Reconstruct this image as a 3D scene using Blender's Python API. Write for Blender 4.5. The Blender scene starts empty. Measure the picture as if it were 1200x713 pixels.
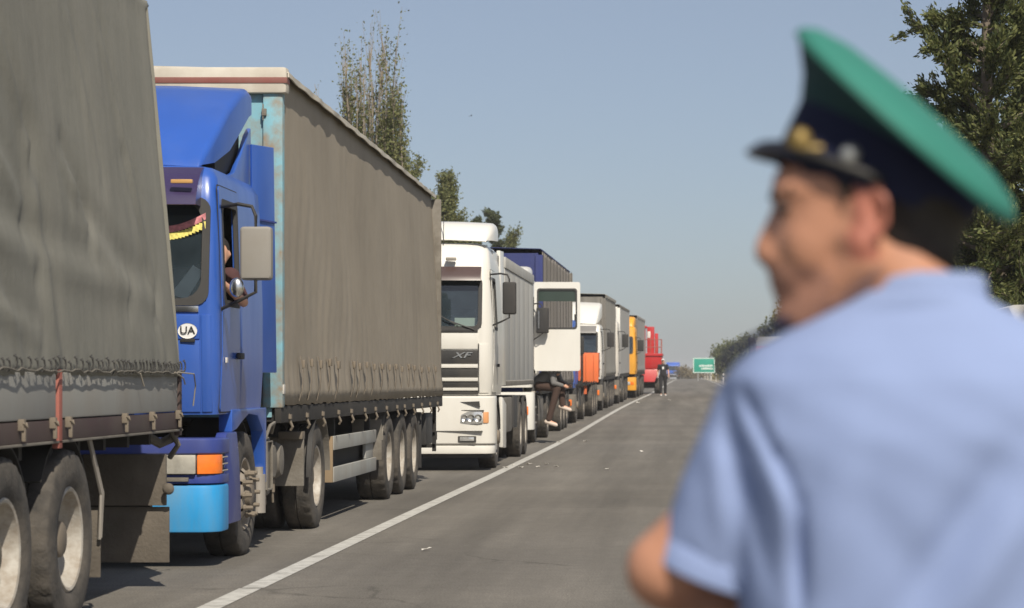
import bpy, bmesh, math, random
import numpy as np
from mathutils import Vector, Matrix
R = math.radians
SC = bpy.context.scene
COL = SC.collection

# ------------------------------------------------------------------ camera, sky, sun, exposure
F_PX = 2820.0                      # focal length in pixels of a 1200 px wide frame
CAM_H = 1.40
cam_d = bpy.data.cameras.new('camera')
cam = bpy.data.objects.new('camera', cam_d); COL.objects.link(cam)
cam.location = (0, 0, CAM_H); cam.rotation_euler = (R(90), 0, 0)
cam_d.sensor_width = 36.0; cam_d.lens = 36.0 * F_PX / 1200
cam_d.shift_x = -205.0 / 1200; cam_d.shift_y = 89.5 / 1200
cam_d.clip_start = 0.05; cam_d.clip_end = 12000
cam_d.dof.use_dof = True; cam_d.dof.focus_distance = 24.0; cam_d.dof.aperture_fstop = 4.8
SC.camera = cam

SUN_EL, SUN_AZ = R(46), R(160)     # azimuth clockwise from +Y
sv = Vector((math.sin(SUN_AZ) * math.cos(SUN_EL), math.cos(SUN_AZ) * math.cos(SUN_EL), math.sin(SUN_EL)))
w = bpy.data.worlds.new('World'); SC.world = w; w.use_nodes = True
nt = w.node_tree; nt.nodes.clear()
sky = nt.nodes.new('ShaderNodeTexSky'); sky.sky_type = 'NISHITA'; sky.sun_disc = False
sky.sun_elevation = SUN_EL; sky.sun_rotation = SUN_AZ
sky.air_density = 0.8; sky.dust_density = 1.3; sky.ozone_density = 3.5; sky.altitude = 100
bg = nt.nodes.new('ShaderNodeBackground'); bg.inputs[1].default_value = 0.063
wo = nt.nodes.new('ShaderNodeOutputWorld')
veil = nt.nodes.new('ShaderNodeBackground'); veil.inputs[0].default_value = (.172, .170, .170, 1); veil.inputs[1].default_value = 1.0   # even dust haze over the whole sky
ads = nt.nodes.new('ShaderNodeAddShader')
nt.links.new(sky.outputs[0], bg.inputs[0]); nt.links.new(bg.outputs[0], ads.inputs[0]); nt.links.new(veil.outputs[0], ads.inputs[1]); nt.links.new(ads.outputs[0], wo.inputs[0])
sd = bpy.data.lights.new('sun', 'SUN'); sd.energy = 5.0; sd.angle = R(0.53); sd.color = (1.0, 0.92, 0.79)
sun = bpy.data.objects.new('sun', sd); COL.objects.link(sun); sun.location = (20, -40, 60)
sun.rotation_euler = (-sv).to_track_quat('-Z', 'Y').to_euler()
SC.view_settings.view_transform = 'Standard'; SC.view_settings.look = 'None'
SC.view_settings.exposure = 0.0; SC.view_settings.gamma = 1.0
SC.view_settings.use_curve_mapping = False
SC.cycles.max_bounces = 8; SC.cycles.transparent_max_bounces = 16
SC.cycles.volume_bounces = 0
SC.cycles.use_denoising = True

# ------------------------------------------------------------------ lie of the land
_EZ = np.array([[-500, 0], [0, 0], [35, 0], [48, .03], [59, .09], [71, .22], [87, .39], [102, .52], [117, .64], [138, .76],
                [200, 1.05], [300, 1.38], [420, 1.62], [560, 1.80], [800, 1.9], [6000, 1.6]])
def elev(y): return float(np.interp(y, _EZ[:, 0], _EZ[:, 1]))
def shift(y):
    if y < 0: return 0.0
    if y < 120: return 7e-5 * y * y
    return float(np.interp(y, [120, 160, 300, 6000], [1.008, 1.2, 1.3, 1.3]))
def PX(px, py, Y):                 # where the photograph's pixel lies at distance Y
    return Vector(((px - 805) * Y / F_PX, Y, CAM_H - (py - 446) * Y / F_PX))

# ------------------------------------------------------------------ materials
MATS = {}
def mat(name, col, rough=.5, metal=0., var=.12, vscale=1.5, dirt=0., dirtcol=(.22, .185, .14), dscale=2.2, streak=True,
        bump=0., bscale=40., coat=0., spec=.5, trans=0., dthr=.48):
    if name in MATS: return MATS[name]
    m = bpy.data.materials.new(name); m.use_nodes = True
    n = m.node_tree.nodes; l = m.node_tree.links
    b = n['Principled BSDF']
    tc = n.new('ShaderNodeTexCoord')
    no = n.new('ShaderNodeTexNoise'); no.inputs['Scale'].default_value = vscale; no.inputs['Detail'].default_value = 6
    l.new(tc.outputs['Object'], no.inputs['Vector'])
    mr = n.new('ShaderNodeMapRange'); mr.inputs[1].default_value = .25; mr.inputs[2].default_value = .75
    mr.inputs[3].default_value = 1 - var; mr.inputs[4].default_value = 1 + var
    l.new(no.outputs['Fac'], mr.inputs[0])
    mu = n.new('ShaderNodeMix'); mu.data_type = 'RGBA'; mu.blend_type = 'MULTIPLY'; mu.inputs[0].default_value = 1
    mu.inputs[6].default_value = (*col, 1); l.new(mr.outputs[0], mu.inputs[7])
    out = mu.outputs[2]
    if dirt > 0:
        mp = n.new('ShaderNodeMapping'); mp.inputs['Scale'].default_value = (1, 1, .22) if streak else (1, 1, 1)
        l.new(tc.outputs['Object'], mp.inputs[0])
        n2 = n.new('ShaderNodeTexNoise'); n2.inputs['Scale'].default_value = dscale; n2.inputs['Detail'].default_value = 8
        n2.inputs['Roughness'].default_value = .65
        l.new(mp.outputs[0], n2.inputs['Vector'])
        r2 = n.new('ShaderNodeMapRange'); r2.inputs[1].default_value = dthr - .1; r2.inputs[2].default_value = dthr + .22
        r2.inputs[3].default_value = 0; r2.inputs[4].default_value = dirt
        l.new(n2.outputs['Fac'], r2.inputs[0])
        mx = n.new('ShaderNodeMix'); mx.data_type = 'RGBA'
        l.new(r2.outputs[0], mx.inputs[0]); l.new(out, mx.inputs[6]); mx.inputs[7].default_value = (*dirtcol, 1)
        out = mx.outputs[2]
        rr = n.new('ShaderNodeMapRange'); rr.inputs[1].default_value = 0; rr.inputs[2].default_value = 1
        rr.inputs[3].default_value = rough; rr.inputs[4].default_value = .95
        l.new(r2.outputs[0], rr.inputs[0]); l.new(rr.outputs[0], b.inputs['Roughness'])
    else:
        b.inputs['Roughness'].default_value = rough
    l.new(out, b.inputs['Base Color'])
    b.inputs['Metallic'].default_value = metal
    b.inputs['Specular IOR Level'].default_value = spec
    if coat: b.inputs['Coat Weight'].default_value = coat; b.inputs['Coat Roughness'].default_value = .15
    if bump:
        n3 = n.new('ShaderNodeTexNoise'); n3.inputs['Scale'].default_value = bscale; n3.inputs['Detail'].default_value = 5
        l.new(tc.outputs['Object'], n3.inputs['Vector'])
        bp = n.new('ShaderNodeBump'); bp.inputs['Strength'].default_value = bump; bp.inputs['Distance'].default_value = .02
        l.new(n3.outputs['Fac'], bp.inputs['Height']); l.new(bp.outputs[0], b.inputs['Normal'])
    if trans:
        tr = n.new('ShaderNodeBsdfTranslucent'); l.new(out, tr.inputs[0])
        ms = n.new('ShaderNodeMixShader'); ms.inputs[0].default_value = trans
        l.new(b.outputs[0], ms.inputs[1]); l.new(tr.outputs[0], ms.inputs[2])
        l.new(ms.outputs[0], n['Material Output'].inputs['Surface'])
    MATS[name] = m
    return m

def glass_mat(name, tint=(.80, .86, .88), refl=2.2):
    if name in MATS: return MATS[name]
    m = bpy.data.materials.new(name); m.use_nodes = True
    n = m.node_tree.nodes; l = m.node_tree.links; n.remove(n['Principled BSDF'])
    t = n.new('ShaderNodeBsdfTransparent'); t.inputs[0].default_value = (*tint, 1)
    g = n.new('ShaderNodeBsdfGlossy'); g.inputs['Roughness'].default_value = .03
    d = n.new('ShaderNodeBsdfDiffuse'); d.inputs[0].default_value = (.16, .23, .28, 1)  # dust film tinted blue-grey, reflected sky put into its colour
    lw = n.new('ShaderNodeFresnel'); lw.inputs[0].default_value = 1.5
    tc = n.new('ShaderNodeTexCoord'); no = n.new('ShaderNodeTexNoise'); no.inputs['Scale'].default_value = 2.5; no.inputs['Detail'].default_value = 6
    l.new(tc.outputs['Object'], no.inputs['Vector'])
    mr = n.new('ShaderNodeMapRange'); mr.inputs[1].default_value = .35; mr.inputs[2].default_value = .8; mr.inputs[3].default_value = .10; mr.inputs[4].default_value = .24
    l.new(no.outputs['Fac'], mr.inputs[0])
    m0 = n.new('ShaderNodeMixShader'); l.new(mr.outputs[0], m0.inputs[0]); l.new(t.outputs[0], m0.inputs[1]); l.new(d.outputs[0], m0.inputs[2])
    ms = n.new('ShaderNodeMixShader'); mm = n.new('ShaderNodeMath'); mm.operation = 'MULTIPLY'; mm.inputs[1].default_value = refl
    l.new(lw.outputs[0], mm.inputs[0]); l.new(mm.outputs[0], ms.inputs[0]); l.new(m0.outputs[0], ms.inputs[1]); l.new(g.outputs[0], ms.inputs[2])
    l.new(ms.outputs[0], n['Material Output'].inputs['Surface'])
    MATS[name] = m; return m

DUST = (.27, .235, .19)
M_tyre = mat('tyre_rubber', (.035, .033, .031), .85, var=.2, vscale=4, dirt=.75, dirtcol=(.125, .108, .088), streak=False, dscale=4, dthr=.42, bump=.3)
M_rim = mat('wheel_steel', (.42, .395, .35), .6, var=.2, dirt=.8, dirtcol=(.22, .17, .12), streak=False, dscale=9, bump=.15)
M_rimdusty = mat('wheel_steel_dusty', (.34, .30, .25), .8, var=.2, dirt=.7, dirtcol=(.30, .235, .165), streak=False, dscale=6)
M_hub = mat('hub_steel', (.20, .165, .125), .75, var=.2, dirt=.6, streak=False, dirtcol=(.13, .11, .085))
M_black = mat('black_plastic', (.022, .022, .023), .6, var=.2, dirt=.3, dirtcol=(.12, .105, .085))
M_chassis = mat('chassis_paint', (.020, .019, .018), .85, var=.3, dirt=.6, dirtcol=(.055, .048, .04), streak=False)
M_dusty = mat('dusty_metal', (.20, .182, .155), .85, var=.2, dirt=.75, dirtcol=(.105, .09, .07), streak=False, dscale=4, bump=.2)
M_greym = mat('grey_guard_paint', (.33, .335, .315), .7, var=.12, dirt=.5, dirtcol=(.26, .22, .17))
M_rubberflap = mat('mudflap_rubber', (.135, .115, .092), .95, var=.25, vscale=5, dirt=.5, dirtcol=(.075, .065, .052), streak=True, bump=.3)
M_chrome = mat('chrome', (.75, .75, .74), .25, 1., var=.05)
M_gasket = mat('rubber_gasket', (.045, .044, .043), .8, var=.2, dirt=.15, dirtcol=(.10, .09, .075))
M_glass = glass_mat('windscreen_glass')
M_dglass = glass_mat('side_glass', (.5, .56, .56))
M_lamp = mat('headlamp_glass', (.62, .62, .60), .12, .55, var=.25, vscale=14, coat=.6)
M_orange = mat('indicator_lens', (.9, .20, .02), .25, var=.12, vscale=20, coat=.5)
M_redlens = mat('tail_lens', (.45, .02, .015), .3, coat=.5)
M_dark = mat('cab_interior', (.028, .027, .027), .85, var=.2)
M_seat = mat('seat_cloth', (.07, .065, .06), .95)
M_white = mat('white_paint', (.72, .70, .645), .32, var=.03, dirt=.22, dirtcol=(.45, .41, .34), coat=.3, dthr=.55)
M_offwhite = mat('white_paint_worn', (.66, .63, .57), .5, var=.06, dirt=.45, dirtcol=(.36, .31, .25))
M_skin = mat('skin', (.60, .33, .22), .55, var=.1, vscale=20, bump=.1, bscale=200)
M_hair = mat('hair', (.018, .014, .011), .7, var=.3, vscale=60)
M_rope = mat('lacing_cord', (.30, .27, .22), .9)
M_steel = mat('worn_steel', (.36, .33, .29), .6, .4, var=.2, dirt=.4, streak=False)

# ------------------------------------------------------------------ mesh helpers
class MB:
    def __init__(s): s.v = []; s.f = []
    def add(s, vs, fs):
        o = len(s.v); s.v += [tuple(p) for p in vs]; s.f += [tuple(i + o for i in f) for f in fs]; return s
    def box(s, x0, x1, y0, y1, z0, z1):
        v = [(x, y, z) for z in (z0, z1) for y in (y0, y1) for x in (x0, x1)]
        return s.add(v, [(0, 2, 3, 1), (4, 5, 7, 6), (0, 1, 5, 4), (2, 6, 7, 3), (0, 4, 6, 2), (1, 3, 7, 5)])
    def hexa(s, lo, hi):            # four points below, four above, same winding
        return s.add(list(lo) + list(hi), [(3, 2, 1, 0), (4, 5, 6, 7), (0, 1, 5, 4), (1, 2, 6, 5), (2, 3, 7, 6), (3, 0, 4, 7)])
    def prism(s, poly, a0, a1, axis='x'):   # poly in the other two axes
        n = len(poly)
        def P(a, p):
            return (a, p[0], p[1]) if axis == 'x' else ((p[0], a, p[1]) if axis == 'y' else (p[0], p[1], a))
        v = [P(a0, p) for p in poly] + [P(a1, p) for p in poly]
        f = [tuple(range(n))[::-1], tuple(range(n, 2 * n))] + [(i, (i + 1) % n, n + (i + 1) % n, n + i) for i in range(n)]
        return s.add(v, f)
    def tube(s, pts, r, n=8, cap=True):
        pts = [Vector(p) for p in pts]; rs = r if isinstance(r, (list, tuple)) else [r] * len(pts)
        v = []; f = []; up = None
        for i, p in enumerate(pts):
            t = (pts[min(i + 1, len(pts) - 1)] - pts[max(i - 1, 0)])
            t = t.normalized() if t.length > 1e-9 else Vector((0, 0, 1))
            if up is None:
                up = Vector((0, 0, 1)) if abs(t.z) < .9 else Vector((1, 0, 0))
            a = t.cross(up)
            if a.length < 1e-6: a = t.cross(Vector((0, 1, 0)))
            a.normalize(); b = t.cross(a); up = -b if False else up
            for k in range(n):
                th = 2 * math.pi * k / n
                v.append(p + a * (rs[i] * math.cos(th)) + b * (rs[i] * math.sin(th)))
        for i in range(len(pts) - 1):
            for k in range(n):
                f.append((i * n + k, i * n + (k + 1) % n, (i + 1) * n + (k + 1) % n, (i + 1) * n + k))
        if cap: f.append(tuple(range(n))[::-1]); f.append(tuple(range((len(pts) - 1) * n, len(pts) * n)))
        return s.add(v, f)
    def lathe(s, prof, n=32, axis='x', org=(0, 0, 0), mod=None, skip=None):  # prof: (a, r)
        v = []; f = []; m = len(prof); org = Vector(org)
        for i, (a, r) in enumerate(prof):
            for k in range(n):
                th = 2 * math.pi * k / n; rr = r + (mod(i, k) if mod else 0)
                c, q = rr * math.cos(th), rr * math.sin(th)
                p = (a, c, q) if axis == 'x' else ((q, a, c) if axis == 'y' else (c, q, a))
                v.append(org + Vector(p))
        for i in range(m - 1):
            for k in range(n):
                if skip and skip(i, k): continue
                f.append((i * n + k, i * n + (k + 1) % n, (i + 1) * n + (k + 1) % n, (i + 1) * n + k))
        return s.add(v, f)
    def grid(s, fn, nu, nv):
        v = [fn(i / nu, j / nv) for j in range(nv + 1) for i in range(nu + 1)]
        return s.add(v, [(j * (nu + 1) + i, j * (nu + 1) + i + 1, (j + 1) * (nu + 1) + i + 1, (j + 1) * (nu + 1) + i) for j in range(nv) for i in range(nu)])
    def ell(s, c, r, n=14, m=9):
        c = Vector(c); v = []; f = []
        for i in range(m + 1):
            ph = math.pi * i / m
            for k in range(n):
                th = 2 * math.pi * k / n
                v.append(c + Vector((r[0] * math.sin(ph) * math.cos(th), r[1] * math.sin(ph) * math.sin(th), r[2] * math.cos(ph))))
        for i in range(m):
            for k in range(n):
                f.append((i * n + k, i * n + (k + 1) % n, (i + 1) * n + (k + 1) % n, (i + 1) * n + k))
        return s.add(v, f)
    def cone(s, a, b, ra, rb, n=14):     # round-ended tapered limb
        a = Vector(a); b = Vector(b); d = (b - a)
        d = d.normalized() if d.length > 1e-6 else Vector((0, 0, 1))
        pts = []; rs = []
        for k in range(5):
            th = math.pi / 2 * (1 - k / 4); pts.append(a - d * (ra * math.sin(th))); rs.append(max(ra * math.cos(th), .0008))
        for k in range(5):
            th = math.pi / 2 * (k / 4); pts.append(b + d * (rb * math.sin(th))); rs.append(max(rb * math.cos(th), .0008))
        return s.tube(pts, rs, n)

def mesh_from(mb, name, bevel=0, smooth=None, seg=2, solid=0):
    me = bpy.data.meshes.new(name)
    bm = bmesh.new()
    vs = [bm.verts.new(p) for p in mb.v]
    for f in mb.f:
        if len(set(f)) < 3: continue
        try: bm.faces.new([vs[i] for i in f])
        except ValueError: pass
    bmesh.ops.remove_doubles(bm, verts=bm.verts, dist=1e-5)
    bmesh.ops.recalc_face_normals(bm, faces=bm.faces)
    if solid:
        bm.normal_update(); bm.verts.ensure_lookup_table()
        off = {v: v.normal * solid for v in bm.verts}
        fs0 = bm.faces[:]; be = [(e.verts[0], e.verts[1]) for e in bm.edges if len(e.link_faces) == 1]
        dup_ = {v: bm.verts.new(v.co - off[v]) for v in list(bm.verts)}
        for f in fs0:
            try: bm.faces.new([dup_[v] for v in reversed(f.verts)])
            except ValueError: pass
        for a, b in be:
            try: bm.faces.new([a, b, dup_[b], dup_[a]])
            except ValueError: pass
        bmesh.ops.recalc_face_normals(bm, faces=bm.faces)
    if bevel:
        es = [e for e in bm.edges if len(e.link_faces) == 2 and e.calc_face_angle(0) > R(28)]
        bmesh.ops.bevel(bm, geom=es, offset=bevel, segments=seg, affect='EDGES', profile=.6, clamp_overlap=True)
    ang = R(smooth if smooth is not None else 32)
    for f in bm.faces: f.smooth = True
    for e in bm.edges:
        if len(e.link_faces) == 2 and e.calc_face_angle(0) > ang: e.smooth = False
    bm.to_mesh(me); bm.free()
    return me

def link(name, me, m, parent=None, loc=None, rot=None, scale=None):
    o = bpy.data.objects.new(name, me); COL.objects.link(o)
    if m and me is not None and hasattr(me, 'materials') and len(me.materials) == 0: me.materials.append(m)
    if parent: o.parent = parent
    if loc is not None: o.location = loc
    if rot is not None: o.rotation_euler = rot
    if scale is not None: o.scale = scale
    return o
def obj(name, mb, m, parent=None, bevel=0, smooth=None, loc=None, rot=None, seg=2, solid=0):
    return link(name, mesh_from(mb, name, bevel, smooth, seg, solid), m, parent, loc, rot)
def bx(name, m, parent, x0, x1, y0, y1, z0, z1, bevel=.008):
    return obj(name, MB().box(x0, x1, y0, y1, z0, z1), m, parent, bevel)
def tag(o, label=None, cat=None, group=None, kind=None):
    if label: o['label'] = label
    if cat: o['category'] = cat
    if group: o['group'] = group
    if kind: o['kind'] = kind
    return o
def thing(name, loc, label, cat, group=None, rot=(0, 0, 0)):
    o = bpy.data.objects.new(name, None); COL.objects.link(o); o.location = loc; o.rotation_euler = rot
    o.empty_display_size = .3
    return tag(o, label, cat, group)
def text(name, s, m, parent, loc, rot, size, ext=.004, shear=0, sx=1.0):
    c = bpy.data.curves.new(name, 'FONT'); c.body = s; c.size = size; c.extrude = ext; c.shear = shear
    c.align_x = 'CENTER'; c.align_y = 'CENTER'; c.resolution_u = 3; c.offset = size * .012
    t = bpy.data.objects.new('tmp_text', c); COL.objects.link(t)
    bpy.context.view_layer.update()
    me = bpy.data.meshes.new_from_object(t.evaluated_get(bpy.context.evaluated_depsgraph_get()))
    bpy.data.objects.remove(t); bpy.data.curves.remove(c)
    me.name = name; me.materials.clear()
    return link(name, me, m, parent, loc, rot, (sx, 1, 1))
def rrect(a0, a1, b0, b1, r, nc=5, ne=4):
    """closed outline of a rounded rectangle; the same point count for every size"""
    pts = []
    for (ca, cb, t0) in ((a1 - r, b1 - r, 0), (a0 + r, b1 - r, 90), (a0 + r, b0 + r, 180), (a1 - r, b0 + r, 270)):
        for k in range(nc + 1):
            t = R(t0 + 90 * k / nc); pts.append((ca + r * math.cos(t), cb + r * math.sin(t)))
    out = []
    for i, p in enumerate(pts):
        out.append(p)
        if i % (nc + 1) == nc:
            q = pts[(i + 1) % len(pts)]
            for k in range(1, ne): out.append((p[0] + (q[0] - p[0]) * k / ne, p[1] + (q[1] - p[1]) * k / ne))
    return out
def strip(mb, outer, inner, surf, off, th):
    """flat frame between two outlines, laid on surf(a,b,offset) -> point, th thick"""
    n = len(outer)
    v = [surf(a, b, off) for a, b in outer] + [surf(a, b, off) for a, b in inner] + \
        [surf(a, b, off - th) for a, b in outer] + [surf(a, b, off - th) for a, b in inner]
    f = []
    for i in range(n):
        j = (i + 1) % n
        f += [(i, j, n + j, n + i), (2 * n + j, 2 * n + i, 3 * n + i, 3 * n + j), (j, i, 2 * n + i, 2 * n + j), (n + i, n + j, 3 * n + j, 3 * n + i)]
    return mb.add(v, f)
def remesh(name, mb, m, parent=None, vox=.01, it=5, fac=.5, post=None):
    me = bpy.data.meshes.new(name); me.from_pydata(mb.v, [], mb.f)
    bm = bmesh.new(); bm.from_mesh(me); bmesh.ops.remove_doubles(bm, verts=bm.verts, dist=1e-6)
    bmesh.ops.recalc_face_normals(bm, faces=bm.faces); bm.to_mesh(me); bm.free()
    t = bpy.data.objects.new('tmp_body', me); COL.objects.link(t)
    md = t.modifiers.new('r', 'REMESH'); md.mode = 'VOXEL'; md.voxel_size = vox; md.use_smooth_shade = True
    if it:
        s = t.modifiers.new('s', 'SMOOTH'); s.iterations = it; s.factor = fac
    bpy.context.view_layer.update()
    me2 = bpy.data.meshes.new_from_object(t.evaluated_get(bpy.context.evaluated_depsgraph_get()))
    bpy.data.objects.remove(t); bpy.data.meshes.remove(me)
    me2.name = name; me2.materials.clear()
    if post:
        co = np.empty(len(me2.vertices) * 3); me2.vertices.foreach_get('co', co); co = co.reshape(-1, 3)
        co = post(co); me2.vertices.foreach_set('co', co.ravel()); me2.update()
    for p in me2.polygons: p.use_smooth = True
    return link(name, me2, m, parent)

# ------------------------------------------------------------------ ground, road, markings
def asphalt_mat():
    m = bpy.data.materials.new('asphalt'); m.use_nodes = True
    n = m.node_tree.nodes; l = m.node_tree.links; b = n['Principled BSDF']
    tc = n.new('ShaderNodeTexCoord')
    def noise(scale, detail, vec=None, rough=.6):
        x = n.new('ShaderNodeTexNoise'); x.inputs['Scale'].default_value = scale; x.inputs['Detail'].default_value = detail; x.inputs['Roughness'].default_value = rough
        l.new(vec or tc.outputs['Object'], x.inputs['Vector']); return x.outputs['Fac']
    def rng(src, a, b_, c, d):
        x = n.new('ShaderNodeMapRange'); x.inputs[1].default_value = a; x.inputs[2].default_value = b_; x.inputs[3].default_value = c; x.inputs[4].default_value = d
        l.new(src, x.inputs[0]); return x.outputs[0]
    def mul(a, b_):
        x = n.new('ShaderNodeMath'); x.operation = 'MULTIPLY'; l.new(a, x.inputs[0]); l.new(b_, x.inputs[1]); return x.outputs[0]
    mp = n.new('ShaderNodeMapping'); mp.inputs['Scale'].default_value = (1.3, .05, 1); l.new(tc.outputs['Object'], mp.inputs[0])
    mq = n.new('ShaderNodeMapping'); mq.inputs['Scale'].default_value = (.12, .3, 1); l.new(tc.outputs['Object'], mq.inputs[0])
    v = rng(noise(1.0, 4, mp.outputs[0]), .3, .7, .72, 1.24)          # wheel tracks along the lane
    v = mul(v, rng(noise(1.0, 5, mq.outputs[0]), .35, .65, .90, 1.1))  # broad blotches
    v = mul(v, rng(noise(70, 4), .3, .7, .55, 1.45))                  # stones
    v = mul(v, rng(noise(6, 6), .3, .7, .9, 1.1))
    vo = n.new('ShaderNodeTexVoronoi'); vo.feature = 'DISTANCE_TO_EDGE'; vo.inputs['Scale'].default_value = .22
    wv = n.new('ShaderNodeMix'); wv.data_type = 'RGBA'; wv.blend_type = 'ADD'; wv.inputs[0].default_value = .9
    nz = n.new('ShaderNodeTexNoise'); nz.inputs['Scale'].default_value = 1.1; nz.inputs['Detail'].default_value = 6
    l.new(tc.outputs['Object'], nz.inputs['Vector']); l.new(tc.outputs['Object'], wv.inputs[6]); l.new(nz.outputs['Color'], wv.inputs[7])
    l.new(wv.outputs[2], vo.inputs['Vector'])
    crack = rng(vo.outputs[0], .0, .007, .66, 1.0)
    msk = rng(noise(.25, 3), .5, .56, 0, 1)
    x = n.new('ShaderNodeMix'); x.data_type = 'FLOAT'; l.new(msk, x.inputs[0]); x.inputs[2].default_value = 1; l.new(crack, x.inputs[3])
    v = mul(v, x.outputs[0])
    c = n.new('ShaderNodeMix'); c.data_type = 'RGBA'; c.blend_type = 'MULTIPLY'; c.inputs[0].default_value = 1
    c.inputs[6].default_value = (.150, .138, .120, 1); l.new(v, c.inputs[7]); l.new(c.outputs[2], b.inputs['Base Color'])
    b.inputs['Roughness'].default_value = .88; b.inputs['Specular IOR Level'].default_value = .3
    bp = n.new('ShaderNodeBump'); bp.inputs['Strength'].default_value = .35; bp.inputs['Distance'].default_value = .006
    l.new(noise(120, 3), bp.inputs['Height']); l.new(bp.outputs[0], b.inputs['Normal'])
    return m
M_asph = asphalt_mat()
M_line = mat('road_paint', (.50, .49, .455), .8, var=.12, vscale=9, dirt=.85, dirtcol=(.17, .155, .135), streak=False, dscale=7, dthr=.56)
M_soil = mat('dry_ground', (.25, .215, .13), .95, var=.3, vscale=.35, dirt=.7, dirtcol=(.12, .14, .05), streak=False, dscale=.25, bump=.4, bscale=6)
M_gravel = mat('gravel', (.36, .31, .235), .95, var=.25, vscale=3, dirt=.5, dirtcol=(.2, .19, .1), streak=False, dscale=.8, bump=.6, bscale=30)
YS = [-60, -30, -10] + list(range(0, 130, 5)) + [135, 150, 170, 190, 210, 240, 270, 300, 340, 380, 420, 470, 520, 560, 620, 700, 800, 1000, 1400, 2000, 3000, 5000]
def lane(name, x0, x1, dz, m, ya=-60, yb=5000):
    ys = [y for y in YS if ya < y < yb]; ys = [ya] + ys + [yb]
    mb = MB(); v = []
    for y in ys: v += [(x0 + shift(y), y, elev(y) + dz), (x1 + shift(y), y, elev(y) + dz)]
    mb.add(v, [(2 * i, 2 * i + 1, 2 * i + 3, 2 * i + 2) for i in range(len(ys) - 1)])
    o = obj(name, mb, m); tag(o, kind='structure'); return o
XS = [-3000, -400, -60, -9.2, 0, 4.2, 60, 400, 3000]
g = MB(); v = [(x, y, elev(y) - .06 - (.0 if abs(x) < 100 else 0)) for y in YS for x in XS]
n_ = len(XS)
g.add(v, [(j * n_ + i, j * n_ + i + 1, (j + 1) * n_ + i + 1, (j + 1) * n_ + i) for j in range(len(YS) - 1) for i in range(n_ - 1)])
tag(obj('ground', g, M_soil), kind='structure')
lane('gravel_verge', 1.5, 4.0, -.03, M_gravel); lane('gravel_verge', -9.6, -7.6, -.03, M_gravel)
lane('road', -7.8, 1.75, 0, M_asph)
LX = -2.95
lane('lane_line', LX - .075, LX + .075, .004, M_line, -20, 16.15)
lane('lane_line', LX - .065, LX + .085, .004, M_line, 16.2, 620)
lane('edge_line', -7.45, -7.33, .004, M_line, -20, 620)
lane('edge_line', 1.38, 1.5, .004, M_line, -20, 620)

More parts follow.
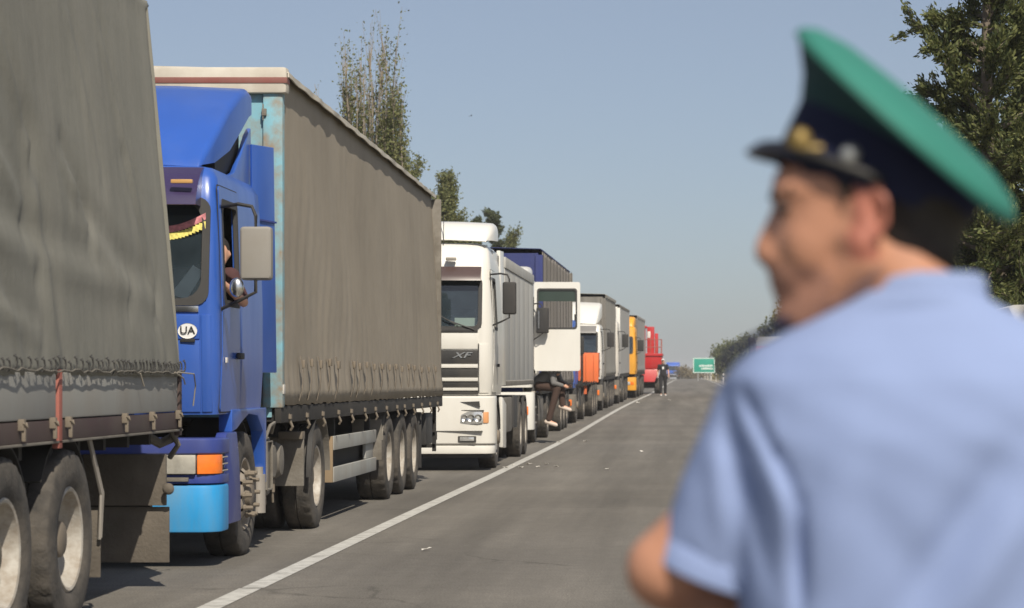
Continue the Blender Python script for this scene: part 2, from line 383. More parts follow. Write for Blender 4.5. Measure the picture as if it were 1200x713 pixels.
# ------------------------------------------------------------------ wheels
_wc = {}
def wheel_meshes(kind, Rr, W):
    key = (kind, Rr, W)
    if key in _wc: return _wc[key]
    h = W / 2; ri = .575 * Rr
    def lug(i, k): return -.014 * (Rr / .5) if (i in (6, 7, 14, 15) and k % 2) else 0
    prof = [(-h * .8, ri), (-h * .98, ri * 1.12), (-h, Rr * .78), (-h * .96, Rr * .90), (-h * .92, Rr * .945), (-h * .90, Rr * .955), (-h * .86, Rr * .985), (-h * .66, Rr)]
    for gx in (-.42, 0, .42):
        prof += [(h * (gx - .05), Rr), (h * (gx - .04), Rr - .016), (h * (gx + .04), Rr - .016), (h * (gx + .05), Rr)] if gx == 0 else [(h * gx, Rr), ]
    prof += [(h * .66, Rr), (h * .86, Rr * .985), (h * .90, Rr * .955), (h * .92, Rr * .945), (h * .96, Rr * .90), (h, Rr * .78), (h * .98, ri * 1.12), (h * .8, ri)]
    lugset = set(i for i, p in enumerate(prof) if abs(abs(p[0]) - h * .86) < 1e-6 or abs(abs(p[0]) - h * .66) < 1e-6)
    def lug(i, k): return -.016 * (Rr / .5) if (i in lugset and k % 3 == 0) else 0
    t = mesh_from(MB().lathe(prof, 84, mod=lug), 'tyre', smooth=40)
    if kind == 'deep':      # outer wheel of a pair, or a dished trailer wheel: the disc lies far in
        rp = [(h * .84, ri + .006), (h * .90, ri - .004), (h * .86, ri - .02), (h * .5, ri - .035), (h * .1, ri - .05), (-h * .05, ri - .075), (-h * .2, ri * .62), (-h * .22, ri * .5), (-h * .12, .11)]
        ring = 5
        hp = [(-h * .14, .115), (h * .25, .11), (h * .55, .10), (h * .62, .085), (h * .62, .0005)]
        nutx, nr = -h * .16, ri * .52
    elif kind == 'front':   # bulging disc
        rp = [(h * .84, ri + .006), (h * .92, ri - .004), (h * .86, ri - .02), (h * .55, ri - .035), (h * .6, ri - .06), (h * .95, ri * .62), (h * 1.0, ri * .5), (h * 1.0, .11)]
        ring = 4
        hp = [(h * .98, .115), (h * 1.25, .105), (h * 1.32, .09), (h * 1.32, .0005)]
        nutx, nr = h * 1.0, ri * .60
    else:                   # shallow dish
        rp = [(h * .84, ri + .006), (h * .90, ri - .004), (h * .86, ri - .02), (h * .6, ri - .03), (h * .35, ri - .05), (h * .3, ri - .075), (h * .38, ri * .6), (h * .42, ri * .5), (h * .42, .10)]
        ring = 5
        hp = [(h * .40, .105), (h * .78, .098), (h * .86, .08), (h * .86, .0005)]
        nutx, nr = h * .4, ri * .55
    rim = mesh_from(MB().lathe(rp, 40, skip=lambda i, k: i == ring and k % 4 == 0), 'rim', smooth=40)
    hb = MB().lathe(hp, 24)
    hb.lathe([(-h * .9, ri * .82), (-h * .3, ri * .82), (-h * .3, .05)], 24)       # brake drum behind the holes
    if kind != 'front':
        for k in range(10):
            a = 2 * math.pi * k / 10
            hb.lathe([(nutx, .021), (nutx + .035, .021), (nutx + .035, .0005)], 6, org=(0, nr * math.cos(a), nr * math.sin(a)))
    hub = mesh_from(hb, 'wheel_hub', smooth=40)
    nut = mesh_from(MB().lathe([(0, .026), (.02, .026), (.02, .018), (.075, .016), (.075, .0005)], 8), 'lug_nut', smooth=40) if kind == 'front' else None
    _wc[key] = (t, rim, hub, nut, nutx, nr); return _wc[key]
def wheel(parent, x, y, Rr=.5, W=.29, kind='deep', side=1, dual=False, rimmat=None, nuts=False):
    """x: the plane of the tyre's outer wall"""
    t, rim, hub, nut, nutx, nr = wheel_meshes(kind, Rr, W)
    if rimmat and (kind, Rr, W, rimmat.name) not in _wc:
        r2 = rim.copy(); r2.materials.clear(); r2.materials.append(rimmat); _wc[(kind, Rr, W, rimmat.name)] = r2
    if rimmat: rim = _wc[(kind, Rr, W, rimmat.name)]
    wh = link('wheel', hub, M_hub, parent, (side * (x - W / 2), y, Rr - .012), (random.uniform(0, 6), 0, 0 if side > 0 else math.pi))
    link('tyre', t, M_tyre, wh); link('rim', rim, M_rim, wh)
    if dual: link('tyre', t, M_tyre, wh, (-W - .05, 0, 0))
    if nuts and nut:
        for k in range(10):
            a = 2 * math.pi * k / 10
            link('lug_nut', nut, M_hub, wh, (nutx, nr * math.cos(a), nr * math.sin(a)))
    return wh

# ------------------------------------------------------------------ lorry cab
class Cab:
    def __init__(s, root, P):
        s.root = root; s.P = P; s.L = P['levels']; s.r = P.get('r', .12); s.b = P.get('bulge', .05)
        s.z = [l[0] for l in s.L]
    def lv(s, z):
        return [float(np.interp(z, s.z, [l[k] for l in s.L])) for k in (1, 2, 3)]
    def front(s, x, z, off=0):
        hw, yf, yr = s.lv(z); e = hw - s.r
        f = min(abs(x) / e, 1)
        y = yf + s.b * f * f
        if abs(x) > e:
            dx = min(abs(x) - e, s.r * .999); y = yf + s.b + s.r - math.sqrt(s.r ** 2 - dx ** 2)
        return Vector((x, y - off, z))
    def side(s, y, z, off=0, sd=1):
        return Vector((sd * (s.lv(z)[0] + off), y, z))
    def build(s):
        P = s.P; rings = []; cols = []
        fx = [0, .35, .7, 1.0]; NA = 5
        for (z, hw, yf, yr) in s.L:
            e = hw - s.r; h = []
            for f in fx: h.append((f * e, yf + s.b * f * f))
            for k in range(1, NA + 1):
                a = math.pi / 2 * k / NA; h.append((e + s.r * math.sin(a), yf + s.b + s.r - s.r * math.cos(a)))
            for q_, y in enumerate(P['sy']): h.append((hw, max(y, yf + s.b + s.r + .01 * (q_ + 1))))
            h += [(hw, yr - .05), (hw - .05, yr), (0, yr)]
            rings.append([(x, y, z) for x, y in h] + [(-x, y, z) for x, y in h[-2:0:-1]])
        n = len(rings[0]); nh = len(fx) + NA + len(P['sy']) + 3
        nfr = len(fx) - 1
        mb = MB(); v = [p for r_ in rings for p in r_]; f = []
        ws = P['ws']; sw = P.get('sw', []); dr = P.get('holes', [])
        for i in range(len(rings) - 1):
            zm = (s.z[i] + s.z[i + 1]) / 2
            for j in range(n):
                jj = j if j < nh - 1 else n - 1 - j       # mirrored column
                if jj < nfr and ws[0] < zm < ws[1]: continue
                a = rings[i][j]; b = rings[i][(j + 1) % n]; ym = (a[1] + b[1]) / 2
                onside = nfr + NA <= jj < nfr + NA + len(P['sy'])
                if onside and any(q[0] < ym < q[1] and q[2] < zm < q[3] for q in sw): continue
                if onside and any(q[0] < ym < q[1] and q[2] < zm < q[3] and (a[0] * q[4] > 0) for q in dr): continue
                f.append((i * n + j, i * n + (j + 1) % n, (i + 1) * n + (j + 1) % n, (i + 1) * n + j))
        f.append(tuple(range(n))[::-1]); f.append(tuple(range((len(rings) - 1) * n, len(rings) * n)))
        mb.add(v, f)
        s.o = obj('cab', mb, P['paint'], s.root, smooth=P.get('ang', 38), bevel=0, solid=.03)
        e = s.lv((ws[0] + ws[1]) / 2)[0] - s.r
        # windscreen
        gl = MB().grid(lambda u, w_: s.front((u * 2 - 1) * (e), ws[0] + (ws[1] - ws[0]) * w_, -.02), 12, 4)
        obj('windscreen', gl, M_glass, s.o)
        gk = MB(); gw = P.get('gw', .05)
        strip(gk, rrect(-e - .03, e + .03, ws[0] - .03, ws[1] + .03, .10), rrect(-e + gw * .6, e - gw * .6, ws[0] + gw * .5, ws[1] - .02, P.get('ws_r', .12)), s.front, .012, .03)
        obj('windscreen_seal', gk, M_gasket, s.o, smooth=50)
        for sd in (1, -1):
            for q in sw:
                surf = lambda a, b_, o, sd=sd: s.side(a, b_, o, sd)
                g2 = MB(); g2.grid(lambda u, w_: surf(q[0] + (q[1] - q[0]) * u, q[2] + (q[3] - q[2]) * w_ * P.get('drop', 1), -.025), 3, 3)
                if not (sd == 1 and P.get('open_window')): obj('side_window', g2, M_dglass, s.o)
                k2 = MB(); strip(k2, rrect(q[0] - .03, q[1] + .03, q[2] - .03, q[3] + .03, .05), rrect(q[0] + .02, q[1] - .02, q[2] + .02, q[3] - .02, .05), surf, .016, .03)
                obj('window_seal', k2, M_gasket, s.o, smooth=50)
            d = P.get('door')
            if d and not (sd == 1 and P.get('door_open')):
                q = sw[0]
                surf = lambda a, b_, o, sd=sd: s.side(a, b_, o, sd)
                k3 = MB(); strip(k3, rrect(d[0], d[1], d[2], d[3], .04), rrect(q[0] - .025, q[1] + .025, q[2] - .025, q[3] + .025, .05), surf, .013, .02)
                do = obj('door', k3, P['paint'], s.o, smooth=50)
                kg = MB(); strip(kg, rrect(d[0] - .012, d[1] + .012, d[2] - .012, d[3] + .012, .045), rrect(d[0], d[1], d[2], d[3], .04), surf, .004, .006)
                obj('door_gap', kg, M_black, s.o, smooth=50)
                hnd = MB().box(sd * (s.lv(d[2] + .42)[0] + .012), sd * (s.lv(d[2] + .42)[0] + .045), d[1] - .24, d[1] - .07, d[2] + .40, d[2] + .45)
                obj('door_handle', hnd, M_black, s.o, .01)
        # interior
        zb = ws[0] - .10; hw, yf, yr = s.lv(ws[0])
        bx('dashboard', M_dark, s.o, -hw + .08, hw - .08, yf + .14, yf + .62, zb - .45, zb + .06, .05)
        for sx in (-.62, .62):
            st = MB().box(sx - .25, sx + .25, yf + .95, yf + 1.45, zb - .5, zb - .28); st.box(sx - .24, sx + .24, yf + 1.38, yf + 1.52, zb - .3, zb + .42)
            obj('seat', st, M_seat, s.o, .04)
        sw_ = MB(); c = Vector((.62, yf + .62, zb + .12)); pts = []
        for k in range(25):
            a = 2 * math.pi * k / 24; pts.append(c + Vector((.23 * math.cos(a), .13 * math.sin(a), .19 * math.sin(a))))
        sw_.tube(pts, .016, 6); sw_.tube([c, c + Vector((0, -.15, -.25))], .03, 6); sw_.tube([c + Vector((-.22, 0, 0)), c + Vector((.22, 0, 0))], .014, 6)
        obj('steering_wheel', sw_, M_dark, s.o)
        bx('rear_wall', M_dark, s.o, -hw + .06, hw - .06, yr - .10, yr - .06, s.z[0] + .1, s.z[-1] - .12, 0)
        return s.o
def mirror(parent, x, y, zc, m, w=.2, h=.42, arm=.28, top=.1, base=(0, 0), d=.11):
    """x,y: where the arm leaves the cab; the head hangs arm further out"""
    a = MB(); zt, zb = zc + h / 2 + top, zc - h / 2 - top
    a.tube([(x, y + base[0], zt), (x + arm * .55, y, zt + .01), (x + arm - .03, y - .02, zt - .01), (x + arm, y - .03, zt - .08), (x + arm, y - .03, zc)], .014, 8)
    a.tube([(x, y + base[1], zb - .06), (x + arm * .6, y - .02, zb + .01), (x + arm, y - .03, zb + .07), (x + arm, y - .03, zc)], .014, 8)
    ar = obj('mirror_arm', a, M_black, parent)
    hd = obj('mirror', MB().box(x + arm - w / 2, x + arm + w / 2, y - .06, y - .06 + d, zc - h / 2, zc + h / 2), m, parent, .035, seg=3)
    return hd
def chassis(root, y0, y1, z=.78, drop=.26, gap=.42):
    for sx in (-gap, gap):
        bx('chassis_rail', M_chassis, root, sx - .04, sx + .04, y0, y1, z - drop, z, .005)
    cm = mesh_from(MB().box(-gap + .04, gap - .04, 0, .1, z - drop * .8, z - .04), 'crossmember'); y = y0 + .3
    while y < y1:
        link('crossmember', cm, M_chassis, root, (0, y, 0)); y += 1.1
def axle(root, y, r=.5):
    obj('axle', MB().tube([(-1.0, y, r), (1.0, y, r)], .07, 8), M_chassis, root)
def mudguard(root, x0, x1, y, Rr, a0, a1, m, th=.012, n=14):
    mb = MB(); outs = []
    for k in range(n + 1):
        a = R(a0 + (a1 - a0) * k / n); outs.append((y - Rr * math.cos(a), .5 + Rr * math.sin(a)))
    v = []; f = []
    for (yy, zz) in outs: v += [(x0, yy, zz), (x1, yy, zz)]
    for k in range(n): f.append((2 * k, 2 * k + 1, 2 * k + 3, 2 * k + 2))
    mb.add(v, f)
    return obj('mudguard', mb, m, root, solid=th, smooth=50)

# ------------------------------------------------------------------ semi-trailer with curtain or box sides
def wob(seed, n=7, lo=.5, hi=6):
    rs = random.Random(seed); t = [(rs.uniform(lo, hi), rs.uniform(0, 6.28), rs.uniform(.4, 1)) for _ in range(n)]
    return lambda u: sum(a * math.sin(k * u + p) for k, p, a in t) / n
def trailer(root, P):
    L = P['L']; hw = P.get('hw', 1.25); z0 = P.get('z0', 1.18); z1 = P.get('z1', 4.0); seed = P.get('seed', 1)
    lean = P.get('lean', 0); ripple = P.get('ripple', .012); amp2 = P.get('bulge', .02)
    f1, f2, f3, f4 = wob(seed, 9, 2, 14), wob(seed + 1, 5, .3, 1.4), wob(seed + 2, 6, 5, 22), wob(seed + 3, 5, 1, 3)
    M_c = P['cloth']; soft = P.get('soft', True)
    zt = z1 - .035
    ny = max(12, int(L * P.get('res', 9))); nz = 22
    for sd in (1, -1):
        def fn(u, w_, sd=sd):
            y = u * L; z = z0 + (zt - z0) * w_
            if not soft: return (sd * hw, y, z)
            taut = math.sin(math.pi * min(1, max(0, w_))) * .7 + .3
            x = hw + ripple * f1(y * 1.3 + .25 * math.sin(3 * z + y)) * (1.3 - w_) + amp2 * taut * (f2(y) + .6 * f4(z * 1.6 + y * .3))
            hem = 0
            if w_ < .2: x += .020 * f3(y * 1.4) * (1 - w_ / .2) + .028 * math.exp(-((w_ - .045) / .03) ** 2) * (.6 + .8 * f1(y * 2))
            x += -lean * (y / L) * w_
            if w_ == 0: hem = .018 * f3(y * .9 + 2)
            return (sd * x, y, z + hem)
        obj('side_curtain' if soft else 'side_panel', MB().grid(fn, ny if soft else 2, nz if soft else 1), M_c, root, smooth=180 if soft else 30, solid=.006)
    M_f = P.get('frame', M_dusty)
    # roof with a scalloped edge that hangs over the sides
    ov = P.get('over', .075); cap = P.get('cap', .13); fe = wob(seed + 5, 8, 1.5, 7)
    m = MB(); npt = max(8, int(L * 5)) if soft else 2
    prof = lambda y: [(-hw - ov, z1 - cap + .022 * fe(y + 9)), (-hw - ov, z1 - .03), (-hw + .04, z1), (0, z1 + .03), (hw - .04, z1), (hw + ov + .02 * fe(y * 1.7), z1 - .03 + .01 * fe(y * 2)), (hw + ov + .028 * fe(y * 1.2), z1 - cap + .022 * fe(y))]
    v = []
    for k in range(npt + 1):
        y = -.02 + (L + .04) * k / npt; lx = lean * (y / L)
        v += [(x - math.copysign(lx, x) if abs(x) > .5 else x, y, z) for x, z in prof(y)]
    m.add(v, [(k * 7 + i, k * 7 + i + 1, (k + 1) * 7 + i + 1, (k + 1) * 7 + i) for k in range(npt) for i in range(6)])
    obj('roof_sheet', m, P.get('roof', M_c), root, smooth=40, solid=.012)
    # front wall, posts, rails
    fw = P.get('front', M_f)
    bx('front_wall', fw, root, -hw + .09, hw - .09, 0.03, .07, z0 - .1, z1 - .10, 0)
    for sd in (1, -1):
        bx('corner_post', fw, root, min(sd * (hw - .16), sd * (hw + .012)), max(sd * (hw - .16), sd * (hw + .012)), -.012, .10, z0 - .02, z1 - max(cap, .12) - .02, .02)
        bx('rear_post', P.get('rearpost', M_f), root, min(sd * (hw - .14 - lean), sd * (hw - .03 - lean)), max(sd * (hw - .14 - lean), sd * (hw - .03 - lean)), L - .14, L - .02, z0, z1 - cap, .012)
        bx('side_rail', P.get('rail', M_chassis), root, min(sd * (hw - .06), sd * (hw - .004)), max(sd * (hw - .06), sd * (hw - .004)), 0.0, L, z0 - .15, z0 - .005, .006)
    if P.get('head'): 
        hd = bx('front_header', P['head'], root, -hw - .05, hw + .05, -.05, .12, z1 - .21, z1 + .015, .03)
        if P.get('headstripe'): bx('header_stripe', P['headstripe'], root, -hw - .054, hw + .054, -.056, .1, z1 - .125, z1 - .075, .002)
    rd = bx('rear_door', P.get('rear', M_f), root, -hw + .02, hw - .02, L - .05, L + .01, z0, z1 - cap - .02, .01)
    bx('load_floor', M_chassis, root, -hw + .06, hw - .06, .05, L - .05, z0 - .14, z0 - .04, 0)
    chassis(root, P.get('ch0', .6), L - .1, z0 - .15, .42, .55)
    xo = P.get('wx', hw - .03)
    for y in P['axles']:
        axle(root, y)
        for sd in (1, -1): wheel(root, xo, y, P.get('R', .51), P.get('W', .36), P.get('wkind', 'deep'), sd, P.get('dual', False), P.get('rimmat'))
    rb = MB().box(-hw + .08, hw - .08, L - .1, L, .55, .67); rb.box(-.7, -.6, L - .12, L - .04, .6, z0 - .15); rb.box(.6, .7, L - .12, L - .04, .6, z0 - .15)
    obj('rear_bumper', rb, M_chassis, root, .01)
    for sd in (1, -1):
        bx('mudflap', M_rubberflap if P.get('flapdust') else M_black, root, sd * .95 - .28, sd * .95 + .28, P['axles'][-1] + .62, P['axles'][-1] + .64, .25, z0 - .2, .004)
        bx('tail_lamp', M_redlens, root, sd * .98 - .2, sd * .98 + .2, L - .02, L + .02, z0 - .15, z0 - .04, .01)
    for sd in (1, -1):
        lg = MB().box(sd * .72 - .06, sd * .72 + .06, P.get('leg', 2.6), P.get('leg', 2.6) + .12, .42, z0 - .15); lg.box(sd * .72 - .13, sd * .72 + .13, P.get('leg', 2.6) - .08, P.get('leg', 2.6) + .2, .38, .42)
        obj('landing_leg', lg, M_chassis, root, .008)

def tarp_mat(name, col, var=.10, streak=.35, light=(.42, .39, .34), bump=.25):
    """dusty cloth: vertical rain streaks, pale scuffs, fine weave"""
    m = bpy.data.materials.new(name); m.use_nodes = True
    n = m.node_tree.nodes; l = m.node_tree.links; b = n['Principled BSDF']; tc = n.new('ShaderNodeTexCoord')
    def noise(sc, det, vec): 
        x = n.new('ShaderNodeTexNoise'); x.inputs['Scale'].default_value = sc; x.inputs['Detail'].default_value = det; x.inputs['Roughness'].default_value = .62
        l.new(vec, x.inputs['Vector']); return x.outputs['Fac']
    def mapv(s):
        x = n.new('ShaderNodeMapping'); x.inputs['Scale'].default_value = s; l.new(tc.outputs['Object'], x.inputs[0]); return x.outputs[0]
    def rng(s, a, b_, c, d):
        x = n.new('ShaderNodeMapRange'); x.inputs[1].default_value = a; x.inputs[2].default_value = b_; x.inputs[3].default_value = c; x.inputs[4].default_value = d
        l.new(s, x.inputs[0]); return x.outputs[0]
    st = rng(noise(1, 6, mapv((3.2, 3.2, .16))), .40, .72, 0, streak)
    bl = rng(noise(1, 5, mapv((.5, .5, .7))), .3, .7, 1 - var, 1 + var)
    sc = rng(noise(7, 8, tc.outputs['Object']), .55, .75, 0, .22)
    c0 = n.new('ShaderNodeMix'); c0.data_type = 'RGBA'; c0.blend_type = 'MULTIPLY'; c0.inputs[0].default_value = 1; c0.inputs[6].default_value = (*col, 1); l.new(bl, c0.inputs[7])
    c1 = n.new('ShaderNodeMix'); c1.data_type = 'RGBA'; l.new(st, c1.inputs[0]); l.new(c0.outputs[2], c1.inputs[6]); c1.inputs[7].default_value = (*light, 1)
    c2 = n.new('ShaderNodeMix'); c2.data_type = 'RGBA'; l.new(sc, c2.inputs[0]); l.new(c1.outputs[2], c2.inputs[6]); c2.inputs[7].default_value = (*[x * .62 for x in col], 1)
    l.new(c2.outputs[2], b.inputs['Base Color']); b.inputs['Roughness'].default_value = .8; b.inputs['Specular IOR Level'].default_value = .35
    bp = n.new('ShaderNodeBump'); bp.inputs['Strength'].default_value = bump; bp.inputs['Distance'].default_value = .03
    ad = n.new('ShaderNodeMath'); ad.operation = 'ADD'
    l.new(noise(2.2, 4, mapv((1.4, 1.4, .5))), ad.inputs[0]); l.new(rng(noise(30, 3, tc.outputs['Object']), 0, 1, 0, .15), ad.inputs[1])
    l.new(ad.outputs[0], bp.inputs['Height']); l.new(bp.outputs[0], b.inputs['Normal'])
    MATS[name] = m; return m

# ------------------------------------------------------------------ shared lorry pieces
def place(Y, xside, hw=1.25):
    dy = 4.0
    rz = -math.atan((shift(Y + dy) - shift(Y - dy)) / (2 * dy)) if Y > 40 else 0
    rx = math.atan((elev(Y + 8) - elev(Y)) / 8)
    return (xside - hw, Y, elev(Y) + .004), (rx, 0, rz)
def plan_bar(hw, yf, depth, r, z0, z1, n=5, bow=.03):
    """bar across the front with rounded ends, in plan"""
    pts = [(-hw, yf + depth)]
    for k in range(n + 1):
        a = math.pi / 2 * k / n; pts.append((-hw + r - r * math.cos(a), yf + bow + r - r * math.sin(a)))
    for k in range(1, 6):
        x = -hw + r + (2 * hw - 2 * r) * k / 6; pts.append((x, yf + bow * (abs(x) / (hw - r)) ** 2))
    for k in range(n + 1):
        a = math.pi / 2 * k / n; pts.append((hw - r + r * math.sin(a), yf + bow + r - r * math.cos(a)))
    pts.append((hw, yf + depth))
    return MB().prism(pts, z0, z1, 'z')
def spoiler(parent, secs, m, name='roof_spoiler', crn=.12):
    """secs: (y, half width, top z, side bottom z)"""
    v = []; k_ = 0; prof = None
    for (y, hw, zt, zb) in secs:
        r = min(crn, max(.01, (zt - zb) * .6)); row = [(-hw, zb)]
        for k in range(5):
            a = math.pi / 2 * k / 4; row.append((-hw + r - r * math.cos(a), zt - r + r * math.sin(a) - .03))
        row += [(-hw * .5, zt - .008), (0, zt), (hw * .5, zt - .008)]
        for k in range(5):
            a = math.pi / 2 * (1 - k / 4); row.append((hw - r + r * math.cos(a), zt - r + r * math.sin(a) - .03))
        row.append((hw, zb)); prof = len(row)
        v += [(x, y, z) for x, z in row]
    f = [(i * prof + j, i * prof + j + 1, (i + 1) * prof + j + 1, (i + 1) * prof + j) for i in range(len(secs) - 1) for j in range(prof - 1)]
    return obj(name, MB().add(v, f), m, parent, smooth=50, solid=.02)
def visor(parent, c, z0, z1, off0, off1, m, wfr=1.0):
    e = (c.lv(z1)[0] - .05) * wfr; mb = MB()
    def fn(u, w_):
        x = (u * 2 - 1) * e; z = z0 + (z1 - z0) * w_
        return c.front(x, z, off0 + (off1 - off0) * w_ ** 1.6)
    mb.grid(fn, 20, 5)
    for sx in (-1, 1):
        a = [c.front(sx * e, z0 + (z1 - z0) * k / 5, off0 + (off1 - off0) * (k / 5) ** 1.6) for k in range(6)]
        b = [c.front(sx * e, z0 + (z1 - z0) * k / 5, -.02) for k in range(6)]
        mb.add(a + b, [(k, k + 1, 7 + k, 6 + k) for k in range(5)])
    return obj('sun_visor', mb, m, parent, smooth=40, solid=.012)
def wiper(parent, c, x, z, dx, dz):
    a = c.front(x, z, .03); b = c.front(x + dx, z + dz, .025)
    mb = MB().tube([a, b], .012, 6); mb.tube([b - (b - a) * .1 + Vector((-.28, -.005, .16)), b + Vector((.2, -.005, -.1))], .009, 6)
    return obj('wiper', mb, M_black, parent)
def lamps(bo, c_x0, c_x1, z0, z1, yf, ind=.0, lampmat=None, indside=1):
    for sx in (1, -1):
        a, b = sx * c_x0, sx * c_x1
        bx('headlight', lampmat or M_lamp, bo, min(a, b), max(a, b), yf - .012, yf + .05, z0, z1, .015)
        if ind:
            a2, b2 = sx * (c_x1 + .01), sx * (c_x1 + .01 + ind)
            bx('indicator', M_orange, bo, min(a2, b2), max(a2, b2), yf - .012 + .012, yf + .12, z0, z1, .02)
def running_gear(root, wb, back, tank=M_dusty, R0=.5, drive=1, rimf=None, rimr=None, nuts=False, xo=1.22):
    chassis(root, .5, back)
    axle(root, 1.4)
    for sd in (1, -1): wheel(root, xo - .03, 1.4, R0, .29, 'front', sd, False, rimf, nuts)
    for k in range(drive):
        y = 1.4 + wb + k * 1.32; axle(root, y)
        for sd in (1, -1): wheel(root, xo, y, R0, .28, 'deep', sd, True, rimr)

# ================================================================== LORRY A: drop-side body under a grey tarpaulin
M_tarpA = tarp_mat('grey_tarpaulin', (.19, .186, .160), .18, .30, (.33, .31, .265), .30)
M_board = mat('sideboard_grey', (.27, .268, .25), .7, var=.08, dirt=.45, dirtcol=(.22, .19, .155), dscale=3)
M_maroon = mat('maroon_frame', (.060, .034, .034), .75, var=.2, dirt=.6, dirtcol=(.10, .085, .07), streak=False)
M_redpost = mat('faded_red_paint', (.36, .10, .075), .7, var=.2, dirt=.5, dirtcol=(.25, .18, .14))
loc, rot = place(7.5, -3.47)
A = thing('dropside_truck', loc, 'truck with laced grey tarpaulin over grey dropside boards and red post', 'truck', rot=rot)
rsA = random.Random(5)
def yzA(px, py): 
    Y = F_PX * 3.42 / (805 - px); return Y - 7.5, CAM_H - (py - 446) * Y / F_PX
creA = []
for (a, b, wd, am) in [((22, -40), (62, 170), .06, .030), ((62, 170), (80, 420), .07, .022), ((100, 190), (122, 262), .05, .028), ((-40, 240), (60, 300), .07, .02),
                       ((150, -20), (196, 330), .05, .016), ((110, 260), (160, 330), .07, .02), ((0, 120), (50, 240), .06, .02), ((120, 20), (140, 200), .05, .012),
                       ((10, 300), (40, 430), .05, .016), ((170, 200), (200, 420), .045, .016), ((60, 300), (190, 350), .07, .016), ((-30, 330), (60, 395), .05, .016)]:
    creA.append((np.array(yzA(*a)), np.array(yzA(*b)), wd * 1.5, am * 1.15))
fA1, fA2, fA3 = wob(11, 7, .8, 3), wob(12, 7, 6, 18), wob(13, 8, .8, 4)
def foldA(y, z):
    d = .026 * fA1(y * 1.1 + .6 * z) + .018 * fA3(2.0 * z + .8 * y) + .010 * fA2(.35 * y + .22 * z)
    p = np.array((y, z))
    for a, b, wd, am in creA:
        t = min(1, max(0, float(np.dot(p - a, b - a) / np.dot(b - a, b - a)))); q = a + t * (b - a)
        s_ = float((p - q)[0]); dd = float(np.linalg.norm(p - q))
        d += am * math.exp(-(dd / wd) ** 2) * math.sin(math.pi * min(1, max(.12, t if t < .9 else .9))) - am * .8 * math.exp(-((dd - 1.3 * wd) / wd) ** 2) * (1 if s_ > 0 else .3)
    return d
y0A, y1A, zbA, ztA = 2.3, 9.0, 1.425, 3.93
def tarpA(u, w_, sd):
    y = y0A + (y1A - y0A) * u
    if w_ <= .8:
        t = w_ / .8; z = zbA + (ztA - zbA) * t
        x = 1.262 - .22 * t ** 1.15 + foldA(y, z) * min(1, (1 - t) * 6 + .25)
        if t < .09: x += .014 * fA2(y * 2.6) * (1 - t / .09)
        if t == 0: z += .012 * fA2(y * 2.1 + 3)
        k = math.exp(-((u - 1) / .012) ** 2); x -= .02 * k; y -= .03 * t * u ** 8
    else:
        t = (w_ - .8) / .2; a = math.pi / 2 * min(1, t * 2.2); x = 1.042 - .10 + .10 * math.cos(a); z = ztA + .10 * math.sin(a)
        if t > .45: x *= (1 - t) / .55; z += .05 * (t - .45)
        y -= .03 * u ** 8
    return (sd * x, y, z)
for sd in (1, -1): obj('tarpaulin', MB().grid(lambda u, w_: tarpA(u, w_, sd), 150, 60), M_tarpA, A, smooth=180, solid=.008)
obj('rear_tarpaulin', MB().grid(lambda u, w_: ((u * 2 - 1) * (1.25 - .22 * w_ ** 1.15), y1A - .02 - .03 * w_, zbA + (ztA + .06 - zbA) * w_), 12, 12), M_tarpA, A, solid=.008)
obj('front_tarpaulin', MB().grid(lambda u, w_: ((u * 2 - 1) * (1.25 - .22 * w_ ** 1.15), y0A + .02, zbA + (ztA + .06 - zbA) * w_), 12, 12), M_tarpA, A, solid=.008)
posts = [2.32, 4.1, 5.78, 8.93]
for sd in (1, -1):
    for a, b in zip(posts[:-1], posts[1:]):
        p = MB().box(sd * 1.235 - .018, sd * 1.235 + .018, a + .05, b - .05, 1.185, 1.44)
        obj('sideboard', p, M_board, A, .012)
    for k, y in enumerate(posts):
        bx('post', M_redpost if k in (1, 2) else M_maroon, A, sd * 1.245 - .02, sd * 1.245 + .02, y - .035, y + .04, 1.02, 1.455, .008)
    bx('side_rail', M_maroon, A, sd * 1.22 - .03, sd * 1.22 + .03, y0A, y1A, 1.065, 1.178, .006)
    bx('rail_lip', M_dusty, A, sd * 1.235 - .03, sd * 1.235 + .03, y0A, y1A, 1.05, 1.064, .003)
latch = mesh_from(MB().box(-.012, .03, -.025, .025, -.02, .055).box(.01, .035, -.012, .012, -.09, .0).tube([(.03, -.03, .03), (.045, 0, .0), (.03, .03, .03)], .008, 6), 'latch', .004)
for y in (3.0, 3.9, 5.0, 5.62, 5.95, 7.3, 8.05, 8.85): link('latch', latch, M_hub, A, (1.258, y, 1.15), None, (.8, .8, .8))
loop = mesh_from(MB().tube([(.0, 0, .055), (.02, .004, .04), (.024, .002, 0), (.018, -.004, -.03), (.0, -.006, -.045)], .008, 6).tube([(.004, .0, .05), (.012, .012, .058), (.004, .024, .05)], .006, 6), 'lacing_loop')
y = 2.6; k = 0
while y < 8.98:
    link('lacing_loop', loop, M_gasket, A, (1.268 + .014 * fA2(y * 2.6), y, 1.478 + rsA.uniform(-.012, .012)), (rsA.uniform(-.25, .25), 0, 0), (.7, .7, rsA.uniform(.6, .9)))
    y += rsA.uniform(.095, .15) if y < 7 else rsA.uniform(.06, .11)
cord = MB(); cp = []
y = 2.6
while y < 8.98: cp.append((1.285 + .014 * fA2(y * 2.6), y, 1.45 + rsA.uniform(-.012, .012))); y += .09
cord.tube(cp, .005, 5); obj('lacing_cord', cord, mat('dirty_cord', (.16, .145, .12), .9), A)
